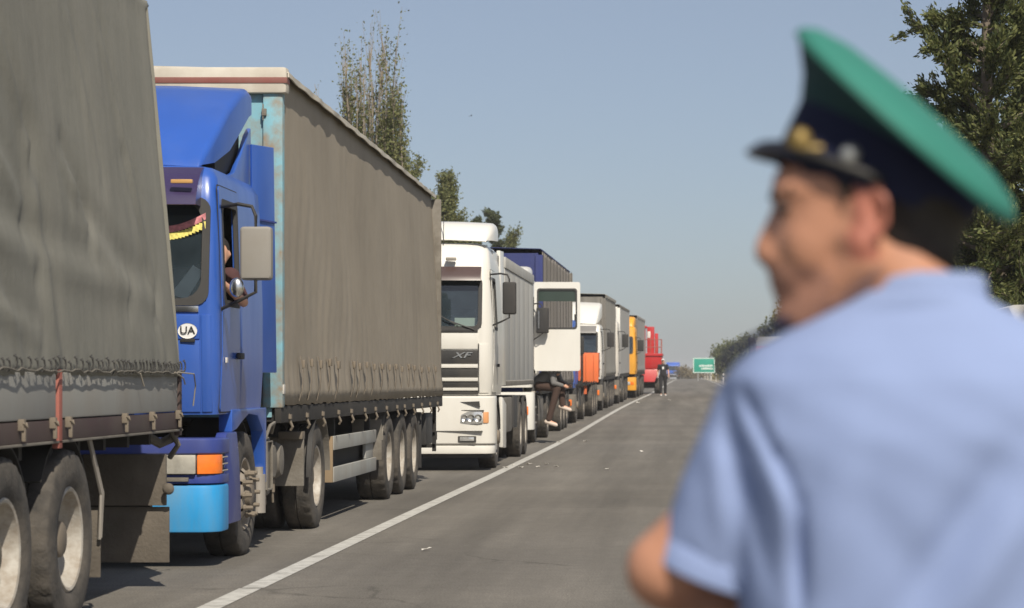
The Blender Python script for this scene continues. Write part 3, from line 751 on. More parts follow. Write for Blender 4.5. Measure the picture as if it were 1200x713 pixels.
for pts in ([(1.29, 8.62, 1.45), (1.32, 8.75, 1.41), (1.3, 8.9, 1.37)], [(1.29, 8.7, 1.45), (1.35, 8.95, 1.44), (1.33, 9.1, 1.36), (1.31, 9.12, 1.22)], [(1.29, 7.6, 1.44), (1.3, 7.66, 1.36)]): obj('loose_cord', MB().tube(pts, .005, 5), M_rope, A)
bx('load_floor', M_chassis, A, -1.19, 1.19, y0A, y1A, 1.07, 1.16, 0)
chassis(A, .5, 9.0, 1.02, .3)
for y in np.arange(2.8, 9, .62): bx('floor_bearer', M_chassis, A, -1.17, 1.17, y, y + .06, .97, 1.062, 0)
for yy in (4.8, 6.1):
    axle(A, yy, .5)
    for sd in (1, -1): wheel(A, 1.25, yy, .51, .29, 'deep', sd, True, M_rim)
    for sd in (1, -1): mudguard(A, sd * .62, sd * 1.2, yy, .60, 35, 150, M_chassis)
for sd in (1, -1):
    bx('mudflap', M_rubberflap, A, sd * .95 - .285, sd * .95 + .285, 8.70, 8.715, .17, .545, .004)
    pl = bx('lamp_board', M_rubberflap, A, sd * .95 - .285, sd * .95 + .27, 8.66, 8.70, .555, .90, .006)
    obj('side_marker', MB().ell((sd * 1.25, 8.6, .67), (.04, .03, .04)), M_rubberflap, A)
    bx('wheel_flap', M_rubberflap, A, sd * 1.02 - .2, sd * 1.02 + .2, 6.86, 6.872, .22, .62, .004)
for dx, y in ((0, 6.80), (-.03, 6.95)): obj('flap_stay', MB().tube([(1.22 + dx, y - .22, 1.05), (1.24 + dx, y, .72), (1.22 + dx, y + .03, .45)], .012, 6), M_steel, A)
st = MB()
st.box(-1.1, 1.1, 8.72, 8.80, .5, .6); st.box(.5, .58, 8.7, 8.8, .5, 1.0); st.box(-.58, -.5, 8.7, 8.8, .5, 1.0)
obj('underrun_bar', st, M_chassis, A)
hk = MB().tube([(1.0, 9.0, 1.02), (1.08, 9.12, .96), (1.16, 9.16, 1.0), (1.2, 9.1, 1.06)], .035, 8); hk.tube([(1.15, 9.05, 1.1), (1.2, 9.15, .95), (1.13, 9.2, .86)], .02, 8)
obj('tail_coupling', hk, M_dusty, A)
axle(A, 1.4)
for sd in (1, -1): wheel(A, 1.2, 1.4, .51, .29, 'front', sd)
cA = Cab(A, dict(levels=[(.6, 1.2, 0, 2.0), (1.3, 1.22, 0, 2.0), (1.75, 1.22, .02, 2.0), (2.5, 1.18, .12, 2.0), (2.75, 1.1, .25, 1.95)], sy=[.25, .4, 1.0, 1.8], ws=(1.75, 2.5), sw=[(.4, 1.0, 1.75, 2.5)],
     door=(.3, 1.1, .9, 2.6), paint=mat('pale_green_paint', (.35, .42, .38), .4, dirt=.4))).build()
bA = obj('bumper', plan_bar(1.22, -.12, .25, .12, .4, .72), M_black, A, .01); lamps(bA, .75, 1.0, .5, .65, -.12, .12)

# ================================================================== LORRY B: blue tractor
M_blue = mat('blue_paint', (.026, .098, .42), .33, var=.10, dirt=.22, dirtcol=(.10, .15, .34), coat=.35, dthr=.52)
M_blued = mat('deep_blue_paint', (.024, .048, .25), .42, var=.12, dirt=.3, dirtcol=(.12, .12, .2), coat=.2)
M_purple = mat('tinted_visor', (.038, .026, .085), .25, var=.15, coat=.5)
M_cyan = mat('light_blue_panel', (.025, .29, .62), .45, var=.10, vscale=3, dirt=.6, dirtcol=(.16, .24, .27), dscale=3.5, dthr=.55)
M_mirrorB = mat('dusty_grey_plastic', (.27, .255, .23), .7, var=.1, dirt=.4, streak=False)
loc, rot = place(17.9, -3.47)
B = thing('semi_truck_tractor', loc, 'blue truck tractor with roof deflector, light blue bumper and UA sticker', 'truck', rot=rot)
cb = Cab(B, dict(levels=[(1.14, 1.20, .06, 2.0), (1.45, 1.22, .03, 2.0), (1.985, 1.22, .0, 2.0), (2.74, 1.195, .09, 2.0), (2.92, 1.18, .13, 2.0), (3.0, 1.13, .2, 1.97), (3.03, 1.0, .3, 1.9)],
     sy=[.19, .28, .86, 1.05, 1.75], ws=(1.985, 2.74), sw=[(.28, .86, 1.985, 2.74)], door=(.18, .98, 1.16, 2.86), r=.085, bulge=.04, ws_r=.14, gw=.045, paint=M_blue, open_window=True))
co = cb.build()
visor(co, cb, 2.70, 3.0, .20, .03, M_purple)
bx('marker_lamp', mat('amber_lens', (.55, .32, .12), .3), co, .90, 1.06, -.10, -.06, 2.855, 2.885, .008)
spoiler(co, [(.30, 1.03, 3.045, 3.02), (.34, 1.05, 3.11, 3.03), (.6, 1.09, 3.30, 3.07), (1.0, 1.13, 3.56, 3.20), (1.35, 1.16, 3.73, 3.40), (1.6, 1.17, 3.79, 3.53), (1.72, 1.17, 3.775, 3.56)], M_blue, crn=.06)
obj('deflector_shade_fill', MB().prism([(.75, 3.03), (.75, 3.2), (1.3, 3.55), (1.75, 3.62), (1.75, 3.03)], -1.06, 1.06, 'x'), M_black, co)  # added black filler, stands in for the shade inside the deflector
bx('deflector_seam', M_blued, co, .70, .706, .5, .505, 3.1, 3.2, 0)
for sd in (1, -1):
    fin = [(.95, 2.99), (1.25, 3.05), (1.55, 3.22), (1.8, 3.40), (1.97, 3.48), (1.97, 2.85), (1.4, 2.85)]
    obj('roof_fin', MB().prism(fin, sd * 1.10 - .02, sd * 1.10 + .02, 'x'), M_blue, co, .012)
    d = MB().hexa([(sd * 1.13, 1.92, 1.46), (sd * 1.15, 1.90, 1.46), (sd * 1.255, 2.43, 1.46), (sd * 1.235, 2.45, 1.46)], [(sd * 1.12, 1.92, 3.34), (sd * 1.14, 1.90, 3.34), (sd * 1.235, 2.40, 3.36), (sd * 1.215, 2.42, 3.36)])
    obj('side_deflector', d, M_blue, co, .008)
    obj('deflector_seam', MB().hexa([(sd * 1.143, 1.905, 2.72), (sd * 1.156, 1.89, 2.72), (sd * 1.256, 2.42, 2.72), (sd * 1.24, 2.44, 2.72)], [(sd * 1.143, 1.905, 2.735), (sd * 1.156, 1.89, 2.735), (sd * 1.256, 2.42, 2.735), (sd * 1.24, 2.44, 2.735)]), M_blued, co)
def fplate(name, x0, x1, z0, z1, m, off=.012, th=.02, parent=co, c=cb, n=8, bev=.004):
    mb = MB(); fr = [[c.front(x0 + (x1 - x0) * i / n, z, off) for i in range(n + 1)] for z in (z0, z1)]
    bk = [[p + Vector((0, th, 0)) for p in r_] for r_ in fr]
    v = fr[0] + fr[1] + bk[0] + bk[1]; m_ = n + 1; f = []
    for i in range(n):
        f += [(i, i + 1, m_ + i + 1, m_ + i), (2 * m_ + i + 1, 2 * m_ + i, 3 * m_ + i, 3 * m_ + i + 1), (m_ + i, m_ + i + 1, 3 * m_ + i + 1, 3 * m_ + i), (i + 1, i, 2 * m_ + i, 2 * m_ + i + 1)]
    f += [(0, m_, 3 * m_, 2 * m_), (n, 2 * m_ + n, 3 * m_ + n, m_ + n)]
    return obj(name, mb.add(v, f), m, parent, bev)
fplate('front_panel', -1.085, 1.085, 1.705, 1.885, M_blue)
fplate('front_panel', -1.085, 1.085, 1.16, 1.695, M_blue)
fplate('corner_panel', 1.097, 1.17, 1.16, 1.885, M_blue, n=6)
fplate('scuttle_strip', .3, 1.08, 1.905, 1.95, M_chrome)
M_ink = mat('black_ink', (.02, .02, .02), .7, var=0); M_stick = mat('white_sticker', (.78, .78, .76), .5, var=.03)
stk = MB().lathe([(0, .072), (.003, .072), (.003, .0005)], 28, axis='y')
so = obj('sticker', stk, M_stick, co, loc=(1.0, cb.front(1.0, 1.76).y - .020, 1.765)); so.scale = (1.0, 1, .80)
text('sticker_lettering', 'UA', M_ink, co, (1.0, cb.front(1.0, 1.76).y - .026, 1.768), (R(90), 0, R(3)), .078, .001, 0, 1.05)
bx('sticker_plate', M_ink, co, .945, 1.055, cb.front(1.0, 1.68).y - .028, cb.front(1.0, 1.68).y - .012, 1.682, 1.707, .002)
wiper(co, cb, .75, 1.96, -.35, .1)
# pennant, paper and clutter behind the glass
pen = MB(); rs_ = random.Random(3)
for k in range(24):
    x = .50 + .62 * k / 24; z = 2.60 - .10 * math.sin(math.pi * (k / 24)) ; y = .10
    pen.add([(x, y, z), (x + .026, y, z - .002), (x + .026, y - .005, z - .055), (x, y - .005, z - .05)], [(0, 1, 2, 3)])
obj('pennant_fringe', pen, mat('yellow_fringe', (.75, .66, .18), .9, var=.4, vscale=40), co, solid=.003)
pn2 = MB()
pn2.grid(lambda u, w_: (.50 + .62 * u, .105, 2.63 - .10 * math.sin(math.pi * u) + .05 * w_ - .03), 20, 2)
obj('pennant_band', pn2, mat('pink_band', (.62, .24, .26), .9, var=.4, vscale=30), co, solid=.003)
obj('paper_sheet', MB().add([(.86, .09, 2.04), (.98, .09, 2.0), (1.10, .13, 2.21), (1.02, .13, 2.26)], [(0, 1, 2, 3)]), M_stick, co, solid=.004)
mirror(co, 1.20, .10, 2.345, M_mirrorB, .235, .40, .30, .16, (.15, .1), .13)
obj('small_mirror', MB().ell((1.36, .06, 2.09), (.055, .04, .075)), M_chrome, co)
bx('door_badge', M_offwhite, co, 1.228, 1.234 + .006, .30, .36, 1.53, 1.57, .002)
# bumper
bo = obj('bumper', plan_bar(1.245, -.06, .46, .17, .845, .965), M_blued, B, .025, seg=3)
obj('bumper_core', plan_bar(1.225, -.025, .42, .15, .66, .85), M_black, bo)
obj('bumper_trim', plan_bar(1.24, -.05, .44, .17, .628, .695), M_blued, bo, .008)
obj('lower_valance', plan_bar(1.25, -.065, .40, .16, .265, .615), M_cyan, bo, .02)
for sx in (1, -1):
    a, b = sorted((sx * .70, sx * 1.075))
    bx('headlight', mat('dusty_headlamp', (.50, .48, .42), .3, .3, var=.35, vscale=9, dirt=.6, dirtcol=(.3, .26, .2), streak=False), bo, a, b, -.06, .0, .70, .842, .012)
    ind = [(1.085, -.045), (1.15, -.022), (1.20, .02), (1.23, .08), (1.238, .15), (1.12, .15), (1.085, .0)]
    obj('indicator', MB().prism([(sx * p[0], p[1]) for p in ind], .70, .842, 'z'), M_orange, bo, .006)
    rk = MB()
    for z in (.72, .77, .82): rk.tube([(sx * 1.24, .16, z), (sx * 1.245, .30, z)], .006, 5)
    obj('lamp_guard', rk, M_steel, bo)
tb = bx('bumper_badge', M_dusty, bo, .55, 1.02, -.058, -.02, .645, .675, .004)
for sd in (1, -1):
    fp = [(.28, .30), (.92, .30), (.90, .55), (.84, .80), (.74, 1.0), (.35, 1.0), (.28, .96)]
    obj('wing_panel', MB().prism(fp, sd * 1.15, sd * 1.235, 'x'), M_blued, B, .015)
    ar = [(.60, 1.0), (.80, 1.02), (1.0, 1.07), (1.3, 1.13), (1.7, 1.11), (1.95, .98), (2.02, .8), (2.05, .55), (2.10, .55), (2.10, 1.17), (.60, 1.17)]
    obj('wheel_arch', MB().prism(ar, sd * 1.12, sd * 1.225, 'x'), M_blue, B, .008)
    mudguard(B, sd * .78, sd * 1.12, 1.4, .60, 15, 165, M_black)
running_gear(B, 3.55, 5.9, rimf=M_rimdusty, rimr=M_rim, nuts=True)
# tanks, boxes and hoses between the axles
tk = MB().box(.62, 1.19, 2.14, 2.52, .42, .93)
obj('battery_box', tk, M_dusty, B, .05, seg=3)
obj('box_handle', MB().tube([(1.2, 2.16, .90), (1.24, 2.2, 1.02), (1.24, 2.4, 1.04), (1.2, 2.5, .95)], .014, 6), M_dusty, B)
obj('box_rim', MB().tube([(1.205, 2.2, .48), (1.205, 2.2, .88), (1.205, 2.46, .88), (1.205, 2.46, .48), (1.205, 2.2, .48)], .014, 6), M_dusty, B)
for y, r_ in ((2.75, .17), (3.12, .16)):
    obj('air_tank', MB().lathe([(.5, .0005), (.52, r_ * .8), (.56, r_), (1.13, r_), (1.18, r_ * .8), (1.19, .0005)], 24, org=(0, y, .70)), M_dusty, B)
    obj('drain_valve', MB().tube([(1.1, y, .53), (1.1, y, .42)], .02, 8).tube([(1.1, y, .42), (1.1, y + .02, .33)], .01, 6), M_hub, B)
obj('step_cylinder', MB().lathe([(.30, .0005), (.30, .06), (.62, .06), (.62, .04), (.68, .04), (.68, .0005)], 18, axis='z', org=(1.17, 2.03, 0)), M_steel, B)
obj('fuel_tank', MB().box(-1.2, -.55, 2.2, 3.9, .4, 1.0), M_dusty, B, .1, seg=4)
bx('wheel_guard_plate', M_dusty, B, .78, 1.22, 4.08, 4.12, .43, .88, .01)
bx('guard_lug', M_hub, B, 1.0, 1.22, 4.0, 4.16, .86, .93, .01)
for sd in (1, -1): mudguard(B, sd * .58, sd * 1.24, 4.95, .62, 60, 178, M_dusty)
for sd in (1, -1): mudguard(B, sd * 1.20, sd * 1.245, 4.95, .60, 0, 62, M_black)
bx('fifth_wheel', M_chassis, B, -.45, .45, 4.4, 5.4, .80, .98, .02)
hs = MB()
for dx in (-.3, 0, .3): hs.tube([(dx, 2.05, 1.6), (dx, 2.2, 1.2), (dx + .1, 2.5, 1.25), (dx, 2.65, 1.6)], .018, 6)
obj('air_hose', hs, M_black, B)

# trailer of the blue tractor
M_tarpB = tarp_mat('brown_grey_curtain', (.31, .268, .210), .14, .20, (.40, .36, .30), .12)
M_turq = mat('turquoise_rusty_paint', (.20, .42, .50), .6, var=.12, dirt=1.0, dirtcol=(.30, .17, .07), streak=False, dscale=4.2, dthr=.495)
M_roofB = mat('cream_roof_sheet', (.60, .56, .48), .8, var=.1, dirt=.5, dirtcol=(.34, .29, .23), streak=False)
M_stripe = mat('maroon_stripe', (.22, .06, .05), .6, var=.2, dirt=.4)
loc, rot = place(20.6, -3.47)
BT = thing('curtain_trailer', loc, 'long semi-trailer with brown grey curtain and rusty turquoise front corner post', 'trailer', rot=rot)
trailer(BT, dict(L=13.6, cloth=M_tarpB, roof=M_roofB, frame=M_dusty, front=M_turq, head=M_roofB, headstripe=M_stripe, axles=(7.8, 9.1, 10.4), lean=.16, ripple=.012, bulge=.022, over=.062, cap=.075, z1=4.06, res=16,
     rimmat=M_rim, seed=4, flapdust=False, rail=M_chassis, leg=4.2))
hg = MB().box(1.09, 1.10, -.03, -.012, 3.62, 3.76).box(1.085, 1.125, -.035, -.012, 3.66, 3.72)
obj('post_catch', hg, M_dusty, BT, .003)
bx('post_hinge', M_offwhite, BT, 1.24, 1.268, .0, .09, 1.28, 1.36, .004)
strap = mesh_from(MB().add([(.0, -.022, .19), (.0, .022, .19), (.02, .022, .1), (.02, -.022, .1), (.026, -.02, .0), (.026, .02, .0), (.018, .02, -.10), (.018, -.02, -.10), (-.01, .02, -.20), (-.01, -.02, -.20)],
     [(0, 1, 2, 3), (3, 2, 5, 4), (4, 5, 6, 7), (7, 6, 8, 9)]), 'strap', solid=.006)
buck = mesh_from(MB().box(.014, .04, -.032, .032, .10, .17), 'buckle', .006)
rs_ = random.Random(8)
for px in (352, 362, 373, 384, 394, 413, 419.5, 428, 437, 446.5, 455, 463, 470, 478.5, 485, 493.6, 502, 510):
    y = F_PX * 3.45 / (805 - px) - 20.6
    s_ = link('strap', strap, M_hub if rs_.random() < .5 else M_gasket, BT, (1.275 - .16 * y / 13.6 * .15, y, 1.42), (0, 0, rs_.uniform(-.1, .1)), (1, rs_.uniform(.8, 1.2), rs_.uniform(.9, 1.1)))
    link('buckle', buck, M_hub, s_, (0, 0, rs_.uniform(-.02, .02)))
hook = mesh_from(MB().tube([(-.02, 0, .05), (.0, 0, -.02), (.02, .01, -.07), (-.0, .02, -.10)], .012, 6).box(-.03, .012, -.03, .03, .0, .04), 'rail_hook')
for y in np.arange(.5, 13.4, .95): link('rail_hook', hook, M_hub, BT, (1.255, float(y) + rs_.uniform(-.1, .1), 1.06))
for sd in (1, -1):
    sg = MB().box(sd * 1.19 - .02, sd * 1.19 + .02, 3.35, 6.6, .70, .84).box(sd * 1.19 - .02, sd * 1.19 + .02, 3.35, 6.6, .38, .53)
    sg.box(sd * 1.16 - .02, sd * 1.16 + .02, 5.95, 6.55, .53, .70)
    so = obj('side_guard', sg, M_greym, BT, .01)
    bx('guard_panel', M_chassis, so, sd * 1.08 - .02, sd * 1.08 + .02, 3.35, 6.6, .5, .74, 0)
    bx('guard_end', mat('rusty_brown_panel', (.30, .21, .12), .85, var=.2, dirt=.4), so, sd * .95 - .25, sd * .95 + .25, 3.31, 3.345, .38, .84, .008)
    for y in (3.6, 6.3): bx('guard_bracket', M_chassis, so, sd * 1.14 - .03, sd * 1.14 + .03, y, y + .08, .6, 1.03, 0)
    mudguard(BT, sd * .85, sd * 1.20, 7.8, .60, 20, 100, M_dusty)
    bx('mudguard_plate', M_dusty, BT, sd * 1.03 - .17, sd * 1.03 + .17, 7.14, 7.16, .48, .95, .006)
    mudguard(BT, sd * .85, sd * 1.20, 10.4, .60, 80, 175, M_black)
stp = MB()
for z in (.45, .62, .79): stp.box(.75, 1.18, 13.2, 13.26, z, z + .05)
stp.box(.74, .79, 13.2, 13.28, .4, 1.05); stp.box(1.14, 1.19, 13.2, 13.28, .4, 1.05)
obj('rear_steps', stp, M_chassis, BT)
bx('spare_cradle', M_chassis, BT, -.8, .8, 11.4, 12.4, .5, .8, .05)
bx('tool_box', M_black, BT, .7, 1.2, 11.9, 12.7, .52, .95, .03)

# ================================================================== LORRY C: white high-roof cab, grey body
M_visC = mat('brown_visor', (.085, .055, .05), .3, var=.15, coat=.4)
M_bodyC = mat('grey_body_panel', (.47, .465, .44), .6, var=.05, dirt=.4, dirtcol=(.33, .30, .25))
loc, rot = place(37.0, -3.0, 1.22)
Ct = thing('box_body_truck', loc, 'white truck with high roof spoiler, XF grille letters and grey box body', 'truck', rot=rot)
cc = Cab(Ct, dict(levels=[(1.16, 1.19, .05, 2.2), (1.4, 1.22, .02, 2.2), (2.2, 1.22, 0, 2.2), (2.96, 1.18, .15, 2.2), (3.14, 1.17, .19, 2.2), (3.4, 1.14, .27, 2.2), (3.50, 1.08, .36, 2.15), (3.53, .95, .5, 2.05)],
     sy=[.30, .40, .98, 1.25, 1.9], ws=(2.2, 2.96), sw=[(.40, .98, 2.2, 2.9599)], door=(.30, 1.12, 1.2, 3.1), r=.17, bulge=.07, ws_r=.08, paint=M_white))
co = cc.build()
visor(co, cc, 2.93, 3.15, .16, .03, M_visC, .93)
bx('marker_lamp', M_steel, co, .50, .66, .10, .2, 3.24, 3.29, .01)
spoiler(co, [(.36, 1.10, 3.58, 3.55), (.40, 1.13, 3.68, 3.56), (.52, 1.18, 3.80, 3.57), (.8, 1.21, 3.88, 3.58), (1.3, 1.21, 3.92, 3.60), (1.5, 1.20, 3.90, 3.62)], M_white)
bx('spoiler_seam', M_black, co, .325, .333, .37, .5, 3.6, 3.77, 0)
bx('antenna', M_black, co, .44, .45, .34, .35, 3.5, 3.95, 0)
for (a, b, m, o) in ((1.875, 2.12, M_white, .012), (1.65, 1.86, M_black, .016), (1.585, 1.64, M_white, .03), (1.44, 1.575, M_black, .012), (1.38, 1.43, M_white, .03), (1.285, 1.37, M_black, .012), (1.235, 1.275, M_white, .03), (1.17, 1.225, M_black, .012)):
    fplate('grille_bar' if b < 1.87 else 'front_panel', -1.0, 1.0, a, b, m, o, .04, co, cc)
fplate('corner_panel', 1.02, 1.16, 1.2, 1.95, M_white, .02, .02, co, cc, 6); fplate('corner_panel', -1.16, -1.02, 1.2, 1.95, M_white, .02, .02, co, cc, 6)
for sx in (1, -1): fplate('grille_seam', min(sx * 1.004, sx * 1.016), max(sx * 1.004, sx * 1.016), 1.2, 1.96, M_gasket, .022, .02, co, cc, 2, 0)
text('grille_lettering', 'XF', M_chrome, co, (.74, cc.front(.74, 1.76).y - .022, 1.775), (R(90), 0, R(4)), .125, .006, .35, 1.8)
fplate('scuttle_grille', .2, 1.0, 2.13, 2.18, M_black, .02, .02, co, cc)
wiper(co, cc, .95, 2.17, -.45, .16); wiper(co, cc, .1, 2.17, -.45, .16)
mirror(co, 1.18, .16, 2.66, M_black, .21, .50, .30, .12, (.1, .1), .14)
bx('sun_card', mat('pale_card', (.55, .62, .50), .8), co, .62, 1.0, .3, .32, 2.22, 2.36, 0)
for sd in (1, -1):
    bx('roof_side', M_white, co, sd * 1.12 - .03, sd * 1.12 + .03, 1.1, 2.2, 2.9, 3.45, .02)
    obj('side_collar', MB().hexa([(sd * 1.14, 2.18, 1.3), (sd * 1.2, 2.18, 1.3), (sd * 1.24, 2.62, 1.3), (sd * 1.2, 2.62, 1.3)], [(sd * 1.12, 2.18, 3.5), (sd * 1.18, 2.18, 3.5), (sd * 1.21, 2.55, 3.5), (sd * 1.17, 2.55, 3.5)]), M_white, co, .01)
bo = obj('bumper', plan_bar(1.265, -.05, .5, .22, .40, 1.15, bow=.06), M_white, Ct, .05, seg=3)
obj('bumper_lip', plan_bar(1.25, -.03, .45, .22, .26, .39, bow=.06), M_white, bo, .02)
obj('under_guard', plan_bar(1.2, .06, .3, .2, .20, .30, bow=.06), M_black, bo)
for sx in (1, -1):
    hp = [(.72, .72), (.74, .86), (.84, .91), (1.07, .91), (1.085, .74), (1.0, .72)]
    obj('headlight', MB().prism([(sx * p[0], p[1]) for p in hp], -.02, .06, 'y'), M_lamp, bo, .012)
    obj('indicator', MB().prism([(sx * 1.09, -.005), (sx * 1.15, .02), (sx * 1.19, .08), (sx * 1.09, .09)], .735, .905, 'z'), mat('indicator_lens_pale', (.75, .36, .16), .25, coat=.5), bo, .008)
    for lx, lr in ((.80, .052), (.90, .060), (1.01, .060)):
        obj('lamp_reflector', MB().lathe([(-.024, lr), (-.030, lr * .95), (-.024, lr * .7), (-.012, .0005)], 18, axis='y', org=(sx * lx, 0, .812)), M_chrome, bo)
    bx('bumper_seam', M_gasket, bo, min(sx * .735, sx * 1.10), max(sx * .735, sx * 1.10), -.018, .02, .925, .935, 0)
    bx('bumper_split', M_gasket, bo, min(sx * .3, sx * 1.08), max(sx * .3, sx * 1.08), -.052, .02, .608, .616, 0)
    obj('fog_lamp', MB().box(min(sx * .70, sx * .98), max(sx * .70, sx * .98), -.035, .05, .44, .535), M_gasket, bo, .012)
    obj('fog_lens', MB().box(min(sx * .73, sx * .95), max(sx * .73, sx * .95), -.045, .05, .46, .52), M_lamp, bo, .01)
    obj('air_slot', MB().prism([(sx * .74, 1.06), (sx * 1.03, 1.07), (sx * 1.04, .985)], -.028, .02, 'y'), M_gasket, bo)
    obj('front_step', MB().prism([(.42, .3), (.78, .3), (.72, 1.15), (.42, 1.15)], sd * 0 + sx * 1.16, sx * 1.24, 'x'), M_white, Ct, .015)
    obj('side_skirt', MB().prism([(2.05, .3), (2.75, .27), (2.8, 1.0), (1.98, 1.12)], sx * 1.17, sx * 1.235, 'x'), M_white, Ct, .02)
    mudguard(Ct, sx * .8, sx * 1.2, 1.4, .60, 10, 170, M_black)
    for k, y in enumerate((6.6, 7.95)):
        mudguard(Ct, sx * .6, sx * 1.2, y, .60, 20, 160, M_gasket)
    bx('tool_locker', M_gasket, Ct, min(sx * .7, sx * 1.2), max(sx * .7, sx * 1.2), 5.0, 5.85, .55, 1.12, .02)
    bx('storage_box', M_dusty, Ct, min(sx * .7, sx * 1.19), max(sx * .7, sx * 1.19), 3.0, 4.7, .5, 1.1, .04)
running_gear(Ct, 5.2, 9.8, drive=2, rimf=M_rim, rimr=M_rim)
chassis(Ct, 2.4, 9.9, 1.3, .5)
zb, zt, y0, y1 = 1.38, 3.42, 2.64, 10.0
for sd in (1, -1):
    n = 6
    for k in range(n):
        a, b = y0 + (y1 - y0) * k / n, y0 + (y1 - y0) * (k + 1) / n
        bx('body_panel', M_bodyC, Ct, sd * 1.2 - .02, sd * 1.2 + .02, a + .001, b - .001, zb, zt - .19, .0015)
    bx('top_rail', M_bodyC, Ct, sd * 1.2 - .03, sd * 1.2 + .035, y0, y1, zt - .18, zt, .01)
    bx('bottom_rail', M_dusty, Ct, sd * 1.2 - .03, sd * 1.2 + .03, y0, y1, zb - .09, zb - .005, .01)
bx('body_front', M_bodyC, Ct, -1.19, 1.19, y0, y0 + .05, zb, zt + .02, .01); bx('body_rear', M_bodyC, Ct, -1.19, 1.19, y1 - .05, y1, zb, zt, .01)
bx('body_roof', M_offwhite, Ct, -1.17, 1.17, y0 + .06, y1 - .06, zt - .1, zt - .05, 0)
bx('roof_bracket', M_black, Ct, 1.02, 1.12, y0 - .08, y0, zt - .3, zt - .05, .02)

# ================================================================== generic tractors behind
def tractor(name, Y, xside, label, paint, lv, ws, sw, door, bumper=None, bz=(.35, .95), lamp_z=(.6, .75), group=None, grille=True, wb=3.5, **k):
    loc, rot = place(Y, xside, 1.23)
    T = thing(name, loc, label, 'truck', group, rot)
    c = Cab(T, dict(levels=lv, sy=k.get('sy', [.30, .38, .98, 1.2, 1.75]), ws=ws, sw=[sw], door=door, r=k.get('r', .14), bulge=.05, paint=paint, door_open=k.get('door_open'), holes=k.get('holes', [])))
    o = c.build()
    b = obj('bumper', plan_bar(1.24, -.05, .45, .16, *bz), bumper or paint, T, .03); lamps(b, .62, .96, lamp_z[0], lamp_z[1], -.04, .16)
    if grille:
        z = lv[0][0] + .08
        while z < ws[0] - .42: fplate('grille_slat', -.8, .8, z, z + .06, M_black, .02, .03, o, c); z += .1
    wiper(o, c, .8, ws[0] - .03, -.4, .12)
    for sd in (1, -1):
        mudguard(T, sd * .8, sd * 1.2, 1.4, .60, 10, 170, M_black)
        bx('step', M_black, T, min(sd * 1.0, sd * 1.22), max(sd * 1.0, sd * 1.22), .42, .78, .35, lv[0][0], .02)
        bx('side_tank', M_dusty, T, min(sd * .6, sd * 1.2), max(sd * .6, sd * 1.2), 2.15, 3.7, .42, 1.0, .08)
        mudguard(T, sd * .58, sd * 1.22, 1.4 + wb, .60, 40, 178, M_gasket)
    running_gear(T, wb, 1.4 + wb + .7, rimf=M_rimdusty, rimr=M_rimdusty)
    return T, o, c
def cablv(zr, hw=1.22, ws0=2.0, ws1=2.75, y0=1.1):
    return [(y0, hw - .03, .05, 2.1), (y0 + .3, hw, .02, 2.1), (ws0, hw, 0, 2.1), (ws1, hw - .03, .12, 2.1), (zr - .12, hw - .05, .18, 2.1), (zr - .03, hw - .1, .28, 2.05), (zr, hw - .25, .42, 1.95)]

# D: white cab with its door wide open, blue fronted tilt trailer
lvD = cablv(3.55, 1.22, 2.3, 3.1, 1.2)
lvD = sorted(lvD + [(1.5, 1.22, .02, 2.1)] if not any(abs(l[0] - 1.5) < 1e-6 for l in lvD) else lvD)
D, do, dc = tractor('semi_truck_tractor', 50.9, -3.25, 'white truck tractor with its driver door swung wide open', M_white, lvD, (2.3, 3.1), (.38, .98, 2.3, 3.1), (.26, 1.2, 1.55, 3.45),
    door_open=True, holes=[(.29, 1.19, 1.5, 3.1, 1)], wb=3.6, bz=(.3, 1.1), lamp_z=(.62, .8))
spoiler(do, [(.45, .98, 3.57, 3.55), (.5, 1.0, 3.64, 3.56), (.8, 1.06, 3.78, 3.57), (1.3, 1.1, 3.84, 3.62), (1.6, 1.1, 3.85, 3.66)], M_white)
dm = MB()
flat = lambda a, b, o: Vector((a, -o, b))
strip(dm, rrect(0, .98, 1.55, 3.44, .05), rrect(.075, .90, 2.45, 3.29, .06), flat, .02, .05)
dd = obj('door', dm, M_white, do, loc=(1.23, .27, 0), rot=(0, 0, R(3)), smooth=50)
dd['label'] = 'white cab door swung wide open'
g2 = MB().box(.06, .92, -.004, .004, 2.45, 2.452 + .0); 
obj('door_glass', MB().box(.06, .92, .008, .014, 3.03, 3.30), mat('green_tint_glass', (.03, .05, .04), .12, var=.1, coat=.5), do, loc=(1.23, .27, 0), rot=(0, 0, R(3)))
obj('door_seal', strip(MB(), rrect(.06, .915, 2.435, 3.305, .06), rrect(.095, .88, 2.475, 3.27, .05), flat, .024, .04), M_gasket, do, loc=(1.23, .27, 0), rot=(0, 0, R(3)))
bx('door_lining', M_dark, do, 1.30, 2.15, .32, .34, 1.62, 2.38, .01)
mirror(do, 1.22, .08, 2.62, M_black, .26, .54, .20, .08, (.1, .1), .18)
bx('mirror_glass', M_chrome, do, 1.33, 1.36, .0, .1, 2.45, 2.82, 0)
st = MB()
for z in (.42, .75, 1.08): st.box(1.0, 1.235, .38, 1.0, z, z + .04)
st.box(.98, 1.0, .36, 1.02, .35, 1.4); obj('cab_steps', st, M_steel, D, .006)
M_tarpD = tarp_mat('brown_grey_tilt', (.27, .24, .21), .1, .3, (.36, .33, .28), .3)
M_tarpDb = tarp_mat('navy_tilt_front', (.030, .040, .145), .2, .2, (.10, .11, .2), .3)
loc, rot = place(53.6, -3.22)
DT = thing('tilt_trailer', loc, 'semi-trailer with navy blue front tarpaulin and ribbed brown grey side', 'trailer', rot=rot)
